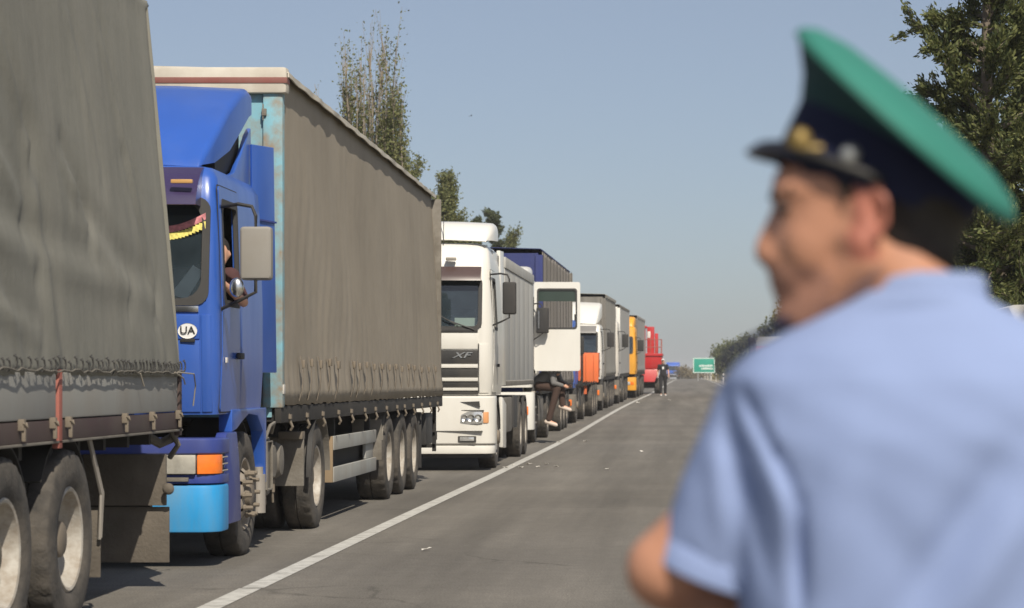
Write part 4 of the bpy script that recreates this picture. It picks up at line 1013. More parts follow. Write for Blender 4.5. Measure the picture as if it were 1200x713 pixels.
trailer(DT, dict(L=12.6, cloth=M_tarpD, roof=M_tarpDb, front=M_tarpDb, axles=(7.6, 8.9, 10.2), ripple=.03, bulge=.03, z1=4.27, seed=21, over=.01, cap=.06, rimmat=M_rimdusty, lean=.1))
for y in np.arange(.05, 12.5, 1.25): bx('tilt_bow', M_gasket, DT, 1.262, 1.275, float(y), float(y) + .05, 1.25, 4.18, .003)

# E: low blue cab, orange open trailer
M_blueE = mat('bright_blue_paint', (.03, .13, .55), .4, dirt=.3)
M_or = mat('orange_paint', (.66, .135, .04), .5, var=.1, dirt=.4, dirtcol=(.35, .14, .07))
E, eo, ec = tractor('semi_truck_tractor', 67.3, -3.12, 'low blue truck tractor with grey bumper ahead of orange open trailer', M_blueE, cablv(2.95, 1.2, 1.85, 2.5, 1.0), (1.85, 2.5), (.38, .98, 1.85, 2.5), (.26, 1.1, 1.1, 2.7), bumper=M_dusty, bz=(.35, .82), lamp_z=(.5, .68))
obj('exhaust_stack', MB().tube([(1.15, 2.15, .9), (1.15, 2.15, 3.1)], .07, 12), M_chassis, E)
mirror(eo, 1.17, .1, 2.2, M_black, .2, .5, .2, .1, (.1, .1), .12)
loc, rot = place(69.4, -3.0)
ET = thing('dropside_trailer', loc, 'open orange dropside trailer between blue cab and white cab', 'trailer', rot=rot)
for sd in (1, -1):
    for k in range(4):
        a, b = .05 + 2.7 * k, .05 + 2.7 * (k + 1)
        bx('sideboard', M_or, ET, sd * 1.22 - .02, sd * 1.22 + .02, a + .04, b - .04, 1.18, 2.0, .01)
        for z in (1.42, 1.70): bx('board_rib', M_or, ET, sd * 1.245 - .012, sd * 1.245 + .012, a + .06, b - .06, z, z + .05, .006)
        bx('post', M_chassis, ET, sd * 1.22 - .03, sd * 1.22 + .03, a - .03, a + .03, 1.0, 2.02, .005)
    for y in (6.4, 7.7, 9.0): wheel(ET, 1.23, y, .5, .29, 'deep', sd, True, M_rimdusty)
ob = bx('open_side_board', mat('bright_orange_paint', (.80, .17, .045), .5, var=.1, dirt=.25, dirtcol=(.4, .15, .07)), ET, 1.26, 1.70, -.02, .02, 1.14, 1.98, .01); ob['label'] = 'orange side board swung open to face the road'
for x in (1.36, 1.58): bx('board_rib', ob.data.materials[0], ob, x - .02, x + .02, -.045, -.022, 1.18, 1.94, .006)
for k in range(6): bx('board_hinge', M_chassis, ob, 1.29 + .065 * k, 1.32 + .065 * k, -.035, .0, 1.135, 1.17, .003)
fb = bx('front_board', M_or, ET, -1.18, 1.18, .0, .05, 1.18, 2.05, .01)
for x in np.arange(-1.0, 1.1, .4): bx('board_rib', M_or, fb, float(x) - .03, float(x) + .03, -.03, -.002, 1.22, 2.0, .008)
bx('tail_board', M_or, ET, -1.18, 1.18, 10.85, 10.9, 1.18, 2.0, .01); bx('load_floor', M_chassis, ET, -1.2, 1.2, .02, 10.9, 1.02, 1.16, 0)
chassis(ET, .6, 10.8, 1.0, .35, .5)
bx('mudflap', M_or, ET, .75, 1.22, 2.8, 2.83, .75, 1.05, .01)

# F: white cab with deflector, grey curtain trailer
M_visF = mat('smoke_visor', (.20, .19, .18), .4)
F_, fo, fc = tractor('semi_truck_tractor', 82.5, -2.9, 'white truck tractor with roof deflector and grey visor behind orange trailer', M_white, cablv(3.0, 1.2, 2.0, 2.72), (2.0, 2.72), (.38, .98, 2.0, 2.72), (.26, 1.15, 1.2, 2.85), bumper=M_dusty, bz=(.35, .9), lamp_z=(.55, .72))
visor(fo, fc, 2.68, 2.93, .22, .04, M_visF, .95)
spoiler(fo, [(.32, .98, 3.02, 3.0), (.36, 1.0, 3.1, 3.0), (.6, 1.06, 3.35, 3.05), (1.0, 1.1, 3.6, 3.12), (1.4, 1.13, 3.74, 3.2), (1.75, 1.14, 3.78, 3.3)], M_white)
mirror(fo, 1.17, .1, 2.45, M_black, .24, .5, .34, .1, (.1, .1), .16)
loc, rot = place(85.0, -2.88)
FT = thing('curtain_trailer', loc, 'grey brown curtain trailer with pale side rail coupled to white tractor with deflector', 'trailer', rot=rot)
trailer(FT, dict(L=8.6, cloth=tarp_mat('grey_curtain', (.30, .285, .25), .1, .3), axles=(5.0, 6.3, 7.5), z1=4.08, seed=31, front=tarp_mat('dark_tilt_front', (.15, .14, .125)), over=.03, rimmat=M_rimdusty))

# G: white cab, light box trailer
G, go, gc = tractor('semi_truck_tractor', 95.0, -2.68, 'white truck tractor with black mirror, mostly hidden behind grey brown curtain trailer', M_offwhite, cablv(3.3, 1.2, 2.1, 2.85), (2.1, 2.85), (.38, .98, 2.1, 2.85), (.26, 1.15, 1.2, 3.0), bumper=M_dusty)
mirror(go, 1.17, .1, 2.5, M_black, .25, .52, .3, .1, (.1, .1), .16)
loc, rot = place(97.6, -2.72)
GT = thing('box_trailer', loc, 'pale grey box trailer with white front corner post ahead of yellow cab', 'trailer', rot=rot)
trailer(GT, dict(L=10.4, cloth=mat('pale_box_panel', (.44, .43, .405), .6, dirt=.4, dirtcol=(.34, .31, .26)), soft=False, front=M_white, axles=(7.0, 8.3), z1=4.0, over=.015, cap=.12, seed=41, roof=M_dusty, rimmat=M_rimdusty))

# H: yellow cab
M_yel = mat('yellow_paint', (.78, .36, .025), .4, var=.08, dirt=.25, dirtcol=(.45, .26, .08))
H, ho, hc = tractor('semi_truck_tractor', 110.2, -2.33, 'yellow high cab truck tractor with black mirror', M_yel, cablv(3.3, 1.22, 2.05, 2.8), (2.05, 2.8), (.38, .98, 2.05, 2.8), (.26, 1.15, 1.2, 3.0), bumper=M_yel)
spoiler(ho, [(.3, 1.05, 3.3, 3.25), (.34, 1.08, 3.45, 3.26), (.6, 1.12, 3.65, 3.28), (1.0, 1.15, 3.75, 3.32), (1.6, 1.15, 3.78, 3.4)], M_yel)
mirror(ho, 1.18, .1, 2.4, M_black, .28, .52, .26, .1, (.1, .1), .16)
loc, rot = place(112.9, -2.33)
HT = thing('curtain_trailer', loc, 'pale grey curtain trailer coupled to the yellow cab', 'trailer', rot=rot)
trailer(HT, dict(L=10.8, cloth=tarp_mat('pale_grey_curtain', (.36, .345, .32), .08, .3), axles=(6.8, 8.1, 9.4), z1=3.85, seed=51, over=.02, rimmat=M_rimdusty))

# I: red combine harvester on the road
M_red = mat('red_paint', (.50, .013, .016), .4, var=.1, dirt=.25, dirtcol=(.35, .1, .08), coat=.2)
loc, rot = place(126.5, -1.30, 1.25)
I = thing('combine_harvester', loc, 'red combine harvester with railed platform and tall red tower', 'harvester', rot=rot)
obj('hull', MB().prism([(.1, 1.30), (3.9, 1.25), (4.2, 1.6), (4.2, 2.1), (.0, 2.1), (.05, 1.6)], -1.22, 1.22, 'x'), M_red, I, .05)
bx('hull_band', M_red, I, -1.25, 1.25, -.04, 4.2, 1.98, 2.12, .02)
obj('feeder_house', MB().hexa([(-.2, -.1, .62), (.85, -.1, .62), (.85, 1.2, .62), (-.2, 1.2, .62)], [(-.9, .1, 1.28), (1.1, .1, 1.28), (1.1, 1.3, 1.28), (-.9, 1.3, 1.28)]), M_red, I, .03)
tw = obj('tower', MB().box(.42, .80, 1.6, 2.2, 2.1, 3.55), M_red, I, .03); obj('tower_side', MB().box(.83, 1.0, 1.9, 2.4, 2.1, 3.2), M_red, I, .02)
bx('tower_plate', M_white, I, .44, .60, 1.585, 1.605, 2.95, 3.3, .004)
cabi = obj('operator_cab', MB().hexa([(-1.0, .25, 2.12), (.35, .25, 2.12), (.35, 1.6, 2.12), (-1.0, 1.6, 2.12)], [(-.95, .35, 3.45), (.3, .35, 3.45), (.3, 1.6, 3.45), (-.95, 1.6, 3.45)]), mat('dark_cab_glass', (.04, .045, .05), .1, coat=.6), I, .03)
for x in (-.98, .33): obj('cab_pillar', MB().tube([(x, .24, 2.12), (x * .95, .34, 3.47)], .05, 8), M_red, I)
bx('cab_roof', M_red, I, -1.05, .42, .2, 1.7, 3.45, 3.58, .04)
rl = MB()
for (a, b) in (((.36, .0), (1.2, .0)), ((1.2, .0), (1.2, 1.5))):
    for z in (2.45, 2.85): rl.tube([(*a, z), (*b, z)], .025, 6)
    for k in range(4): 
        x, y = a[0] + (b[0] - a[0]) * k / 3, a[1] + (b[1] - a[1]) * k / 3; rl.tube([(x, y, 2.1), (x, y, 2.86)], .025, 6)
obj('railing', rl, M_redpost, I)
ld = MB()
for x in (-.05, .3): ld.tube([(x - .9, -.15, 1.2), (x - .95, -.05, 3.7)], .03, 6)
for z in np.arange(1.4, 3.6, .3): ld.tube([(-.95, -.12, float(z)), (-.6, -.12, float(z))], .02, 6)
obj('ladder', ld, M_redpost, I)
obj('unloading_auger', MB().tube([(-1.1, 2.6, 3.0), (-1.1, 6.5, 3.4)], .16, 12), M_red, I)
for sd in (1, -1):
    wheel(I, 1.2, 1.2, .42, .36, 'dish', sd); wheel(I, 1.05, 3.6, .34, .28, 'dish', sd)
axle(I, 1.2, .42); axle(I, 3.6, .34)
bx('front_axle_beam', M_chassis, I, -.9, .9, 1.0, 1.5, .4, 1.3, .03); bx('rear_axle_beam', M_chassis, I, -.6, .6, 3.4, 3.8, .3, 1.3, .03)
lp = obj('lamp', MB().lathe([(0, .09), (.05, .08), (.06, .0005)], 14, axis='y', org=(-.6, -.1, 1.5)), M_lamp, I)

# J: small blue lorry far up the road
J, jo, jc = tractor('delivery_truck', 430.0, -1.25, 'bright blue truck far up the road past the walking man', M_blueE, cablv(2.6, 1.15, 1.6, 2.3, .9), (1.6, 2.3), (.38, .98, 1.6, 2.3), (.26, 1.1, 1.0, 2.5), bumper=M_black, bz=(.3, .75), lamp_z=(.45, .6))
bx('cargo_box', M_blueE, J, -1.2, 1.2, 2.2, 6.2, 1.0, 3.0, .03)

# ================================================================== people
def tube_hand(mb, wrist, d, up, s=1.0, curl=.5, n=6):
    """palm and five bent fingers from the wrist along d, back of the hand towards up"""
    d = Vector(d).normalized(); up = Vector(up); up = (up - d * up.dot(d)).normalized(); sd = d.cross(up)
    w0 = Vector(wrist); pl = w0 + d * .085 * s
    for k in (-1.2, -.4, .4, 1.2): mb.cone(w0 + sd * (k * .012 * s), pl + sd * (k * .02 * s), .014 * s, .012 * s, n)
    for k, ln in ((-1.5, .078), (-.5, .09), (.5, .083), (1.5, .065)):
        a = pl + sd * (k * .0185 * s); b = a + (d - up * curl * .4).normalized() * ln * .5 * s; c = b + (d - up * curl * 1.3).normalized() * ln * .5 * s
        mb.cone(a, b, .0092 * s, .0085 * s, n); mb.cone(b, c, .0085 * s, .007 * s, n)
    a = w0 + d * .03 * s - sd * .022 * s; b = a + (d * .7 - sd * .8 - up * .2).normalized() * .04 * s; c = b + (d - sd * .2 - up * .5).normalized() * .03 * s
    mb.cone(a, b, .011 * s, .0095 * s, n); mb.cone(b, c, .0095 * s, .008 * s, n)
def person(loc, rz, J, label, cols, group=None, vox=.016, cap=None, cat='person', z0=0):
    """J: joints in the person's own frame (facing -Y): head, neck, chest, pelvis, sh/el/wr and hip/knee/ank per side l, r"""
    mb = MB(); V = lambda k: Vector(J[k])
    hd = V('head'); face = Vector(J.get('face', (0, -1, 0))).normalized()
    mb.ell(hd, (.078, .092, .115)); mb.ell(hd + face * .035 + Vector((0, 0, -.06)), (.055, .055, .06)); mb.cone(hd + face * .085 + Vector((0, 0, .0)), hd + face * .105 + Vector((0, 0, -.03)), .012, .015, 8)
    side = face.cross(Vector((0, 0, 1)))
    for q in (-1, 1): mb.ell(hd + side * (q * .08) + Vector((0, 0, -.01)), (.018, .02, .032), 8, 6)
    mb.cone(hd + Vector((0, 0, -.06)), V('neck'), .055, .06)
    mb.cone(V('neck') + Vector((0, 0, -.06)), V('chest'), .10, .13); mb.cone(V('chest'), V('pelvis'), .13, .14)
    for q in 'lr':
        mb.cone(V('chest') + (V('sh' + q) - V('chest')) * .5 + Vector((0, 0, .04)), V('sh' + q), .08, .06)
        mb.cone(V('sh' + q), V('el' + q), .050, .040); mb.cone(V('el' + q), V('wr' + q), .040, .028)
        dd = (V('wr' + q) - V('el' + q)).normalized(); tube_hand(mb, V('wr' + q), dd, side * (1 if q == 'l' else -1) + Vector((0, -.2, .1)), 1.0, .6)
        mb.cone(V('pelvis') + (V('hip' + q) - V('pelvis')) * .4, V('hip' + q), .11, .09)
        mb.cone(V('hip' + q), V('kn' + q), .085, .058); mb.cone(V('kn' + q), V('an' + q), .058, .040)
        mb.cone(V('an' + q), V('an' + q) + Vector(J.get('toe' + q, (0, -.16, -.04))), .04, .03)
    o = remesh('person', mb, M_skin, None, vox, 3)
    o.location = loc; o.rotation_euler = (0, 0, rz); tag(o, label, cat, group)
    jk = MB(); jk.cone(V('neck') + Vector((0, 0, -.05)), V('chest'), .105, .155); jk.cone(V('chest'), V('pelvis') + Vector((0, 0, .02)), .155, .165)
    lo = cols.get('sleeve', 1.0)
    for q in 'lr':
        jk.cone(V('chest') + (V('sh' + q) - V('chest')) * .5 + Vector((0, 0, .045)), V('sh' + q), .09, .075)
        e = V('sh' + q).lerp(V('el' + q), min(1, lo)); jk.cone(V('sh' + q), e, .068, .058)
        if lo >= 1: jk.cone(V('el' + q), V('el' + q).lerp(V('wr' + q), .9), .056, .045)
    remesh('jacket', jk, cols['jacket'], o, vox, 2)
    tr = MB()
    for q in 'lr':
        tr.cone(V('pelvis'), V('hip' + q), .155, .115); tr.cone(V('hip' + q), V('kn' + q), .11, .082); tr.cone(V('kn' + q), V('an' + q) + (V('kn' + q) - V('an' + q)) * .06, .082, .066)
    remesh('trousers', tr, cols['trousers'], o, vox, 2)
    for q in 'lr':
        t = Vector(J.get('toe' + q, (0, -.16, -.04))); s_ = MB(); s_.cone(V('an' + q) + Vector((0, 0, -.025)) - t * .25, V('an' + q) + Vector((0, 0, -.02)) + t, .050, .042)
        remesh('shoe', s_, cols['shoe'], o, vox * .8, 2)
    hr = MB(); hr.ell(hd + Vector((0, 0, .035)) - face * .02, (.088, .096, .098))
    if cap: hr.ell(hd + Vector((0, 0, .075)) + face * .10, (.07, .07, .018))
    ho_ = remesh('cap' if cap else 'hair', hr, cap or M_hair, o, vox * .8, 2)
    return o
def upright(h=1.75, stride=.0, arm=.05):
    k = h / 1.75
    J = dict(head=(0, -.02, 1.62), neck=(0, .0, 1.48), chest=(0, 0, 1.28), pelvis=(0, 0, .98), shl=(-.19, 0, 1.42), shr=(.19, 0, 1.42), ell=(-.25, .02 + arm, 1.13), elr=(.25, .02 - arm, 1.13),
             wrl=(-.26, -.10 + arm, .90), wrr=(.26, -.12 - arm, .90), hipl=(-.10, 0, .92), hipr=(.10, 0, .92), knl=(-.11, -.04 - stride * .5, .50), knr=(.11, -.02 + stride * .5, .50),
             anl=(-.12, -stride, .08), anr=(.12, stride, .08))
    return {a: tuple(c * k for c in b) for a, b in J.items()}
M_jblack = mat('black_cloth', (.022, .021, .023), .9); M_tblack = mat('black_trousers', (.018, .018, .02), .9)
M_brown = mat('brown_trousers', (.06, .035, .026), .9, var=.2); M_shoe = mat('pale_shoe', (.62, .52, .44), .7); M_gjack = mat('grey_jacket', (.16, .155, .15), .9)
p = PX(777, 467, 118)
wm = person((p.x, 118, elev(118) + .0), R(6), upright(1.82, .14, .06), 'man in black jacket and white cap walking on the road', dict(jacket=M_jblack, trousers=M_tblack, shoe=mat('white_shoe', (.72, .71, .68), .7), sleeve=.55), vox=.02, cap=mat('white_cap', (.75, .74, .72), .8))
bx('chest_patch', M_stick, wm, -.06, .03, -.178, -.168, 1.30, 1.42, .004)
# driver of the blue tractor, elbow on the sill
JD = dict(head=(.12, -.06, .74), neck=(0, 0, .62), chest=(-.05, .03, .42), pelvis=(-.24, .06, .10), shl=(-.2, 0, .56), shr=(.2, 0, .56), ell=(-.25, -.2, .36), elr=(.31, -.05, .36), wrl=(-.1, -.45, .38), wrr=(.20, -.34, .50),
          hipl=(-.34, .0, .08), hipr=(-.16, .0, .08), knl=(-.40, -.30, .10), knr=(-.2, -.30, .10), anl=(-.40, -.34, -.33), anr=(-.2, -.34, -.33), face=(.35, -1, 0), toel=(0, -.12, -.04), toer=(0, -.12, -.04))
person((-4.72 + 1.0, 17.9 + .66, 1.64), 0, JD, 'driver in dark shirt resting an elbow on blue cab window', dict(jacket=mat('dark_red_shirt', (.07, .03, .03), .9), trousers=M_tblack, shoe=M_tblack, sleeve=.8), vox=.014)
# man sitting on the step below the open door, bent forward
JS = dict(head=(.0, -.42, .56), neck=(0, -.34, .46), chest=(0, -.20, .36), pelvis=(0, .06, .12), shl=(-.19, -.30, .42), shr=(.19, -.30, .42), ell=(-.24, -.34, .16), elr=(.24, -.38, .18), wrl=(-.12, -.52, .10), wrr=(.13, -.56, .12),
          hipl=(-.1, .0, .10), hipr=(.1, .0, .10), knl=(-.13, -.40, .05), knr=(.13, -.42, .12), anl=(-.13, -.20, -.66), anr=(.13, -.44, -.34), face=(0, -.8, -.4), toel=(0, -.17, -.06), toer=(0, -.17, -.06))
person((-3.13, 51.6, elev(51) + 1.14), R(78), JS, 'man in brown trousers crouched on step below open white door', dict(jacket=M_gjack, trousers=M_brown, shoe=M_shoe), vox=.016)

# ------------------------------------------------------------------ the officer in front, seen from behind
OY = 2.53
def OP(px, py, d=0.): return PX(px, py, OY) + Vector((0, d, 0))
M_shirt = mat('pale_blue_shirt', (.235, .30, .495), .85, var=.05, vscale=8, bump=.12, bscale=300, spec=.25)
M_capg = mat('green_cap_cloth', (.025, .175, .135), .8, var=.06, vscale=20); M_navy = mat('navy_cap_cloth', (.010, .013, .038), .8, var=.15, spec=.3)
M_peak = mat('black_patent', (.008, .008, .012), .3, var=.1); M_gold = mat('gold_badge', (.20, .14, .045), .5, .5, var=.3, vscale=80); M_silver = mat('silver_button', (.42, .43, .42), .4, .6)
M_skin2 = mat('tanned_skin', (.47, .23, .142), .45, var=.16, vscale=14, bump=.08, bscale=160)
M_trou = mat('dark_uniform_trousers', (.03, .035, .05), .9)
mb = MB()
u = 1 / 1115.0
mb.ell(OP(1018, 222), (.094, .074, .094), 20, 14)                    # skull
mb.ell(OP(974, 262), (.058, .062, .088), 18, 12)                     # face
mb.ell(OP(952, 222), (.045, .060, .038)); mb.ell(OP(920, 226), (.016, .052, .013))        # forehead, brow
for q in (-.030, .030): mb.ell(OP(956, 288, q), (.038, .028, .040)); mb.ell(OP(928, 250, q), (.012, .014, .008))  # cheeks, eyes
mb.cone(OP(912, 252), OP(895, 296), .010, .013, 12); mb.cone(OP(914, 300), OP(897, 299), .014, .0125, 12)   # nose
for q in (-.014, .014): mb.ell(OP(905, 304, q), (.012, .010, .009))
mb.ell(OP(932, 284), (.027, .040, .052)); mb.ell(OP(918, 318), (.014, .030, .020)); mb.ell(OP(921, 335), (.018, .026, .0085)); mb.ell(OP(924, 347), (.016, .024, .0085))      # lips
mb.ell(OP(934, 322), (.030, .040, .030)); mb.ell(OP(932, 374), (.024, .028, .020))        # jaw front, chin
for q in (-1, 1):
    mb.cone(OP(1010, 308, q * .058), OP(942, 375, q * .022), .022, .020); mb.cone(OP(1000, 285, q * .06), OP(1012, 310, q * .057), .02, .02)
mb.cone(OP(1000, 320), OP(950, 345), .045, .032)
mb.cone(OP(1042, 285, .0), OP(1068, 395, .0), .060, .066); mb.cone(OP(1018, 300), OP(1040, 390), .050, .055)   # neck
for q in (-1, 1):                                                     # ears stand off the skull
    e0 = OP(1012, 260, q * .072)
    mb.ell(e0 + Vector((-.003, q * .003, .002)), (.013, .007, .025)); hel = []
    for k in range(9):
        a = R(-60 + 240 * k / 8); hel.append(e0 + Vector((.002 + .016 * math.cos(a) * (1 if math.cos(a) > 0 else .8), q * (.011 + .007 * math.cos(a)), .004 + .029 * math.sin(a))))
    for k in range(8): mb.cone(hel[k], hel[k + 1], .0055, .0055, 8)
    mb.ell(e0 + Vector((-.006, q * .008, -.028)), (.010, .007, .011), 10, 8)
# trunk and arms under the shirt, legs under the trousers
mb.cone(OP(1072, 440), OP(1080, 640, .01), .08, .10); mb.cone(OP(1080, 640, .01), OP(1085, 860, .01), .10, .11)
SH = {1: OP(912, 470, .01), -1: OP(1246, 474, .01)}
EL = {1: OP(783, 672, .04), -1: OP(1368, 690, .06)}
UM = {1: OP(872, 585, .03), -1: OP(1292, 590, .03)}
SE = {1: OP(839, 673, .032), -1: OP(1308, 664, .05)}      # where the sleeves end
WR = {1: OP(1010, 745, .24), -1: OP(1140, 690, .25)}
for q in (1, -1):
    mb.cone(OP(1072, 440), SH[q], .06, .048); mb.cone(SH[q], UM[q], .048, .046); mb.cone(UM[q], EL[q], .046, .046); mb.cone(EL[q], WR[q], .047, .030)
    tube_hand(mb, WR[q], (1 if q > 0 else -1, .05, .12), (0, 1, 0), 1.0, .3, 8)
    hip = OP(1082 - q * 105, 930, .01); kn = Vector((hip.x - .02 * q, OY + .01, .50)); an = Vector((hip.x - .03 * q, OY + .03, .09))
    mb.cone(OP(1085, 880, .01), hip, .13, .11); mb.cone(hip, kn, .095, .062); mb.cone(kn, an, .062, .042); mb.cone(an, an + Vector((0, .15, -.04)), .04, .035)
off = remesh('person', mb, M_skin2, None, .0062, 7)
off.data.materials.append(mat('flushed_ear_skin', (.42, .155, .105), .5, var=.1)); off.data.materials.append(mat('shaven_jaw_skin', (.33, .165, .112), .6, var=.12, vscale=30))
for p_ in off.data.polygons:
    c = p_.center; px, py = 805 + c.x * F_PX / c.y, 446 - (c.z - CAM_H) * F_PX / c.y
    if 984 < px < 1050 and 205 < py < 308 and abs(c.y - OY) > .073: p_.material_index = 1
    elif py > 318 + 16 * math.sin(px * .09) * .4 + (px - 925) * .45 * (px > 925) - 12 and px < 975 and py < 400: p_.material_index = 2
tag(off, 'officer in pale blue shirt and green peaked cap seen from behind', 'person')
# shirt
sh = MB(); cx = 1078
secs = [(.84, .178, .125, .01), (.95, .178, .125, .01), (1.10, .186, .128, .01), (1.25, .198, .130, .005), (1.34, .205, .124, 0), (1.40, .205, .112, 0), (1.430, .178, .098, .0), (1.449, .143, .088, 0), (1.467, .112, .080, 0), (1.484, .080, .072, 0), (1.496, .068, .066, 0)]
n = 40; v = []
c0 = OP(cx, 446).x
for (z, hw, hd, dy) in secs:
    cxx = c0 - .010 * max(0, (z - 1.40) / .12)
    for k in range(n):
        a = 2 * math.pi * k / n; ca, sa = math.cos(a), math.sin(a)
        v.append((cxx + hw * math.copysign(abs(ca) ** .8, ca), OY + dy + hd * math.copysign(abs(sa) ** .8, sa), z))
f = [(i * n + k, i * n + (k + 1) % n, (i + 1) * n + (k + 1) % n, (i + 1) * n + k) for i in range(len(secs) - 1) for k in range(n)]
f += [tuple(range(n))[::-1], tuple(range((len(secs) - 1) * n, len(secs) * n))]
sh.add(v, f)
for q in (1, -1):
    e = SE[q]
    sh.cone(OP(cx - 5 - q * 100, 425, 0), SH[q] + Vector((0, 0, -.002)), .055, .064, 20); sh.cone(SH[q], SH[q].lerp(e, .5), .064, .066, 20)
    sh.tube([SH[q].lerp(e, .3), SH[q].lerp(e, .6), e], [.066, .069, .066], 24)
CRE = [((868, 455), (935, 590), 9, -.016), ((935, 590), (938, 720), 9, -.020), ((895, 500), (925, 640), 14, .010), ((850, 470), (880, 600), 16, -.010), ((835, 520), (850, 640), 14, .008),
       ((870, 560), (905, 690), 12, -.008), ((1190, 520), (1050, 730), 26, -.014), ((1210, 590), (1110, 740), 26, .010), ((1000, 500), (960, 700), 30, .006), ((985, 372), (1130, 358), 10, -.005), ((930, 420), (1040, 400), 26, .004),
       ((1000, 560), (1090, 700), 30, -.005), ((800, 640), (830, 690), 10, -.006)]
def shirt_post(co):
    px = 805 + co[:, 0] * F_PX / co[:, 1]; py = 446 - (co[:, 2] - CAM_H) * F_PX / co[:, 1]
    P_ = np.stack([px, py], 1); back = np.clip((OY + .03 - co[:, 1]) / .05, 0, 1)
    for a, b, wd, am in CRE:
        a = np.array(a, float); b = np.array(b, float); t = np.clip(((P_ - a) @ (b - a)) / np.dot(b - a, b - a), 0, 1)
        d = np.linalg.norm(P_ - (a + t[:, None] * (b - a)), axis=1)
        co[:, 1] -= am * np.exp(-(d / wd) ** 2) * back * np.sin(np.pi * np.clip(t * .8 + .12, 0, 1))
    co[:, 1] += .0006 * np.sin(co[:, 0] * 60 + 9 * np.sin(co[:, 2] * 14)) * back
    return co
shirt = remesh('shirt', sh, M_shirt, off, .007, 4, post=shirt_post)
# sleeve hem, collar, shoulder boards
for q in (1, -1):
    e = SE[q]; d = (SE[q] - SH[q]).normalized()
    obj('sleeve_hem', MB().tube([e - d * .024, e - d * .022, e + d * .004, e + d * .006], [.064, .0665, .0675, .064], 28), M_shirt, shirt, smooth=60)
cl = MB(); rows = [(0, .066, 1.464), (.006, .0755, 1.468), (.008, .0765, 1.484), (.004, .073, 1.507), (-.004, .067, 1.512)]
v = []
for (o_, r_, z) in rows:
    for k in range(32):
        a = 2 * math.pi * k / 32; v.append((c0 - .008 + (r_ + .004) * math.cos(a), OY + .004 + (r_ - .004) * math.sin(a), z + .014 * math.cos(a) * 0 - .012 * max(0, math.sin(a))))
cl.add(v, [(i * 32 + k, i * 32 + (k + 1) % 32, (i + 1) * 32 + (k + 1) % 32, (i + 1) * 32 + k) for i in range(4) for k in range(32)])
obj('collar', cl, M_shirt, shirt, smooth=60, solid=.003)
sco = np.empty(len(shirt.data.vertices) * 3); shirt.data.vertices.foreach_get('co', sco); sco = sco.reshape(-1, 3)
for q in (1, -1):                                                     # boards lie on the ridge of each shoulder
    xs = [OP(1070 - q * (130 + 100 * k / 8), 400).x for k in range(9)]; v = []
    for x in xs:
        near = sco[(abs(sco[:, 0] - x) < .010) & (abs(sco[:, 1] - OY) < .045) & (sco[:, 2] > 1.3)]
        zt_ = near[:, 2].max() if len(near) else 1.42
        yt_ = near[near[:, 2].argmax(), 1] if len(near) else OY
        v += [(x, yt_ - .030, zt_ + .001), (x, yt_ - .026, zt_ + .010), (x, yt_ + .026, zt_ + .010), (x, yt_ + .030, zt_ + .001)]
    f = [(4 * k + a_, 4 * k + (a_ + 1) % 4, 4 * k + 4 + (a_ + 1) % 4, 4 * k + 4 + a_) for k in range(8) for a_ in range(4)] + [(0, 1, 2, 3), (32, 33, 34, 35)]
    obj('shoulder_board', MB().add(v, f), M_navy, shirt, smooth=40)
# trousers, belt, boots
tr = MB()
tr.cone(OP(1085, 900, .01), OP(1085, 930, .01), .172, .165)
for q in (1, -1):
    hip = OP(1082 - q * 105, 930, .01); kn = Vector((hip.x - .02 * q, OY + .01, .50)); an = Vector((hip.x - .03 * q, OY + .03, .14))
    tr.cone(OP(1085, 900, .01), hip, .15, .125); tr.cone(hip, kn, .12, .095); tr.cone(kn, an, .095, .085)
    b = MB(); b.cone(Vector((an.x, OY + .0, .055)), Vector((an.x - .01 * q, OY + .17, .05)), .05, .045); b.cone(Vector((an.x, OY + .02, .07)), Vector((an.x, OY + .02, .16)), .05, .055)
    remesh('shoe', b, M_peak, off, .01, 3)
remesh('trousers', tr, M_trou, off, .012, 3)
# hair: nape and temple below the cap
hr = MB(); hr.ell(OP(1058, 232), (.074, .080, .085), 20, 12); hr.ell(OP(1078, 272), (.042, .070, .044), 16, 10); hr.cone(OP(1082, 285, -.025), OP(1094, 312, -.015), .034, .026); hr.cone(OP(1082, 285, .025), OP(1094, 312, .015), .034, .026)
hr.ell(OP(1062, 248), (.030, .080, .058), 16, 10); hr.ell(OP(1006, 208), (.066, .078, .030), 16, 10); hr.ell(OP(958, 204), (.034, .068, .012)); hr.cone(OP(984, 216, -.072), OP(986, 240, -.074), .009, .005); hr.cone(OP(984, 216, .072), OP(986, 240, .074), .009, .005)
remesh('hair', hr, M_hair, off, .006, 3)
for q in (-1, 1): obj('eyebrow', MB().cone(OP(908, 230, q * .014), OP(925, 226, q * .045), .006, .005, 8), M_hair, off)
for q in (-1, 1): obj('eye', MB().ell(OP(917, 247, q * .030), (.010, .013, .007), 10, 8), mat('dark_eye', (.05, .03, .025), .3), off)  # eyes dark all over, eye socket shade put into the colour
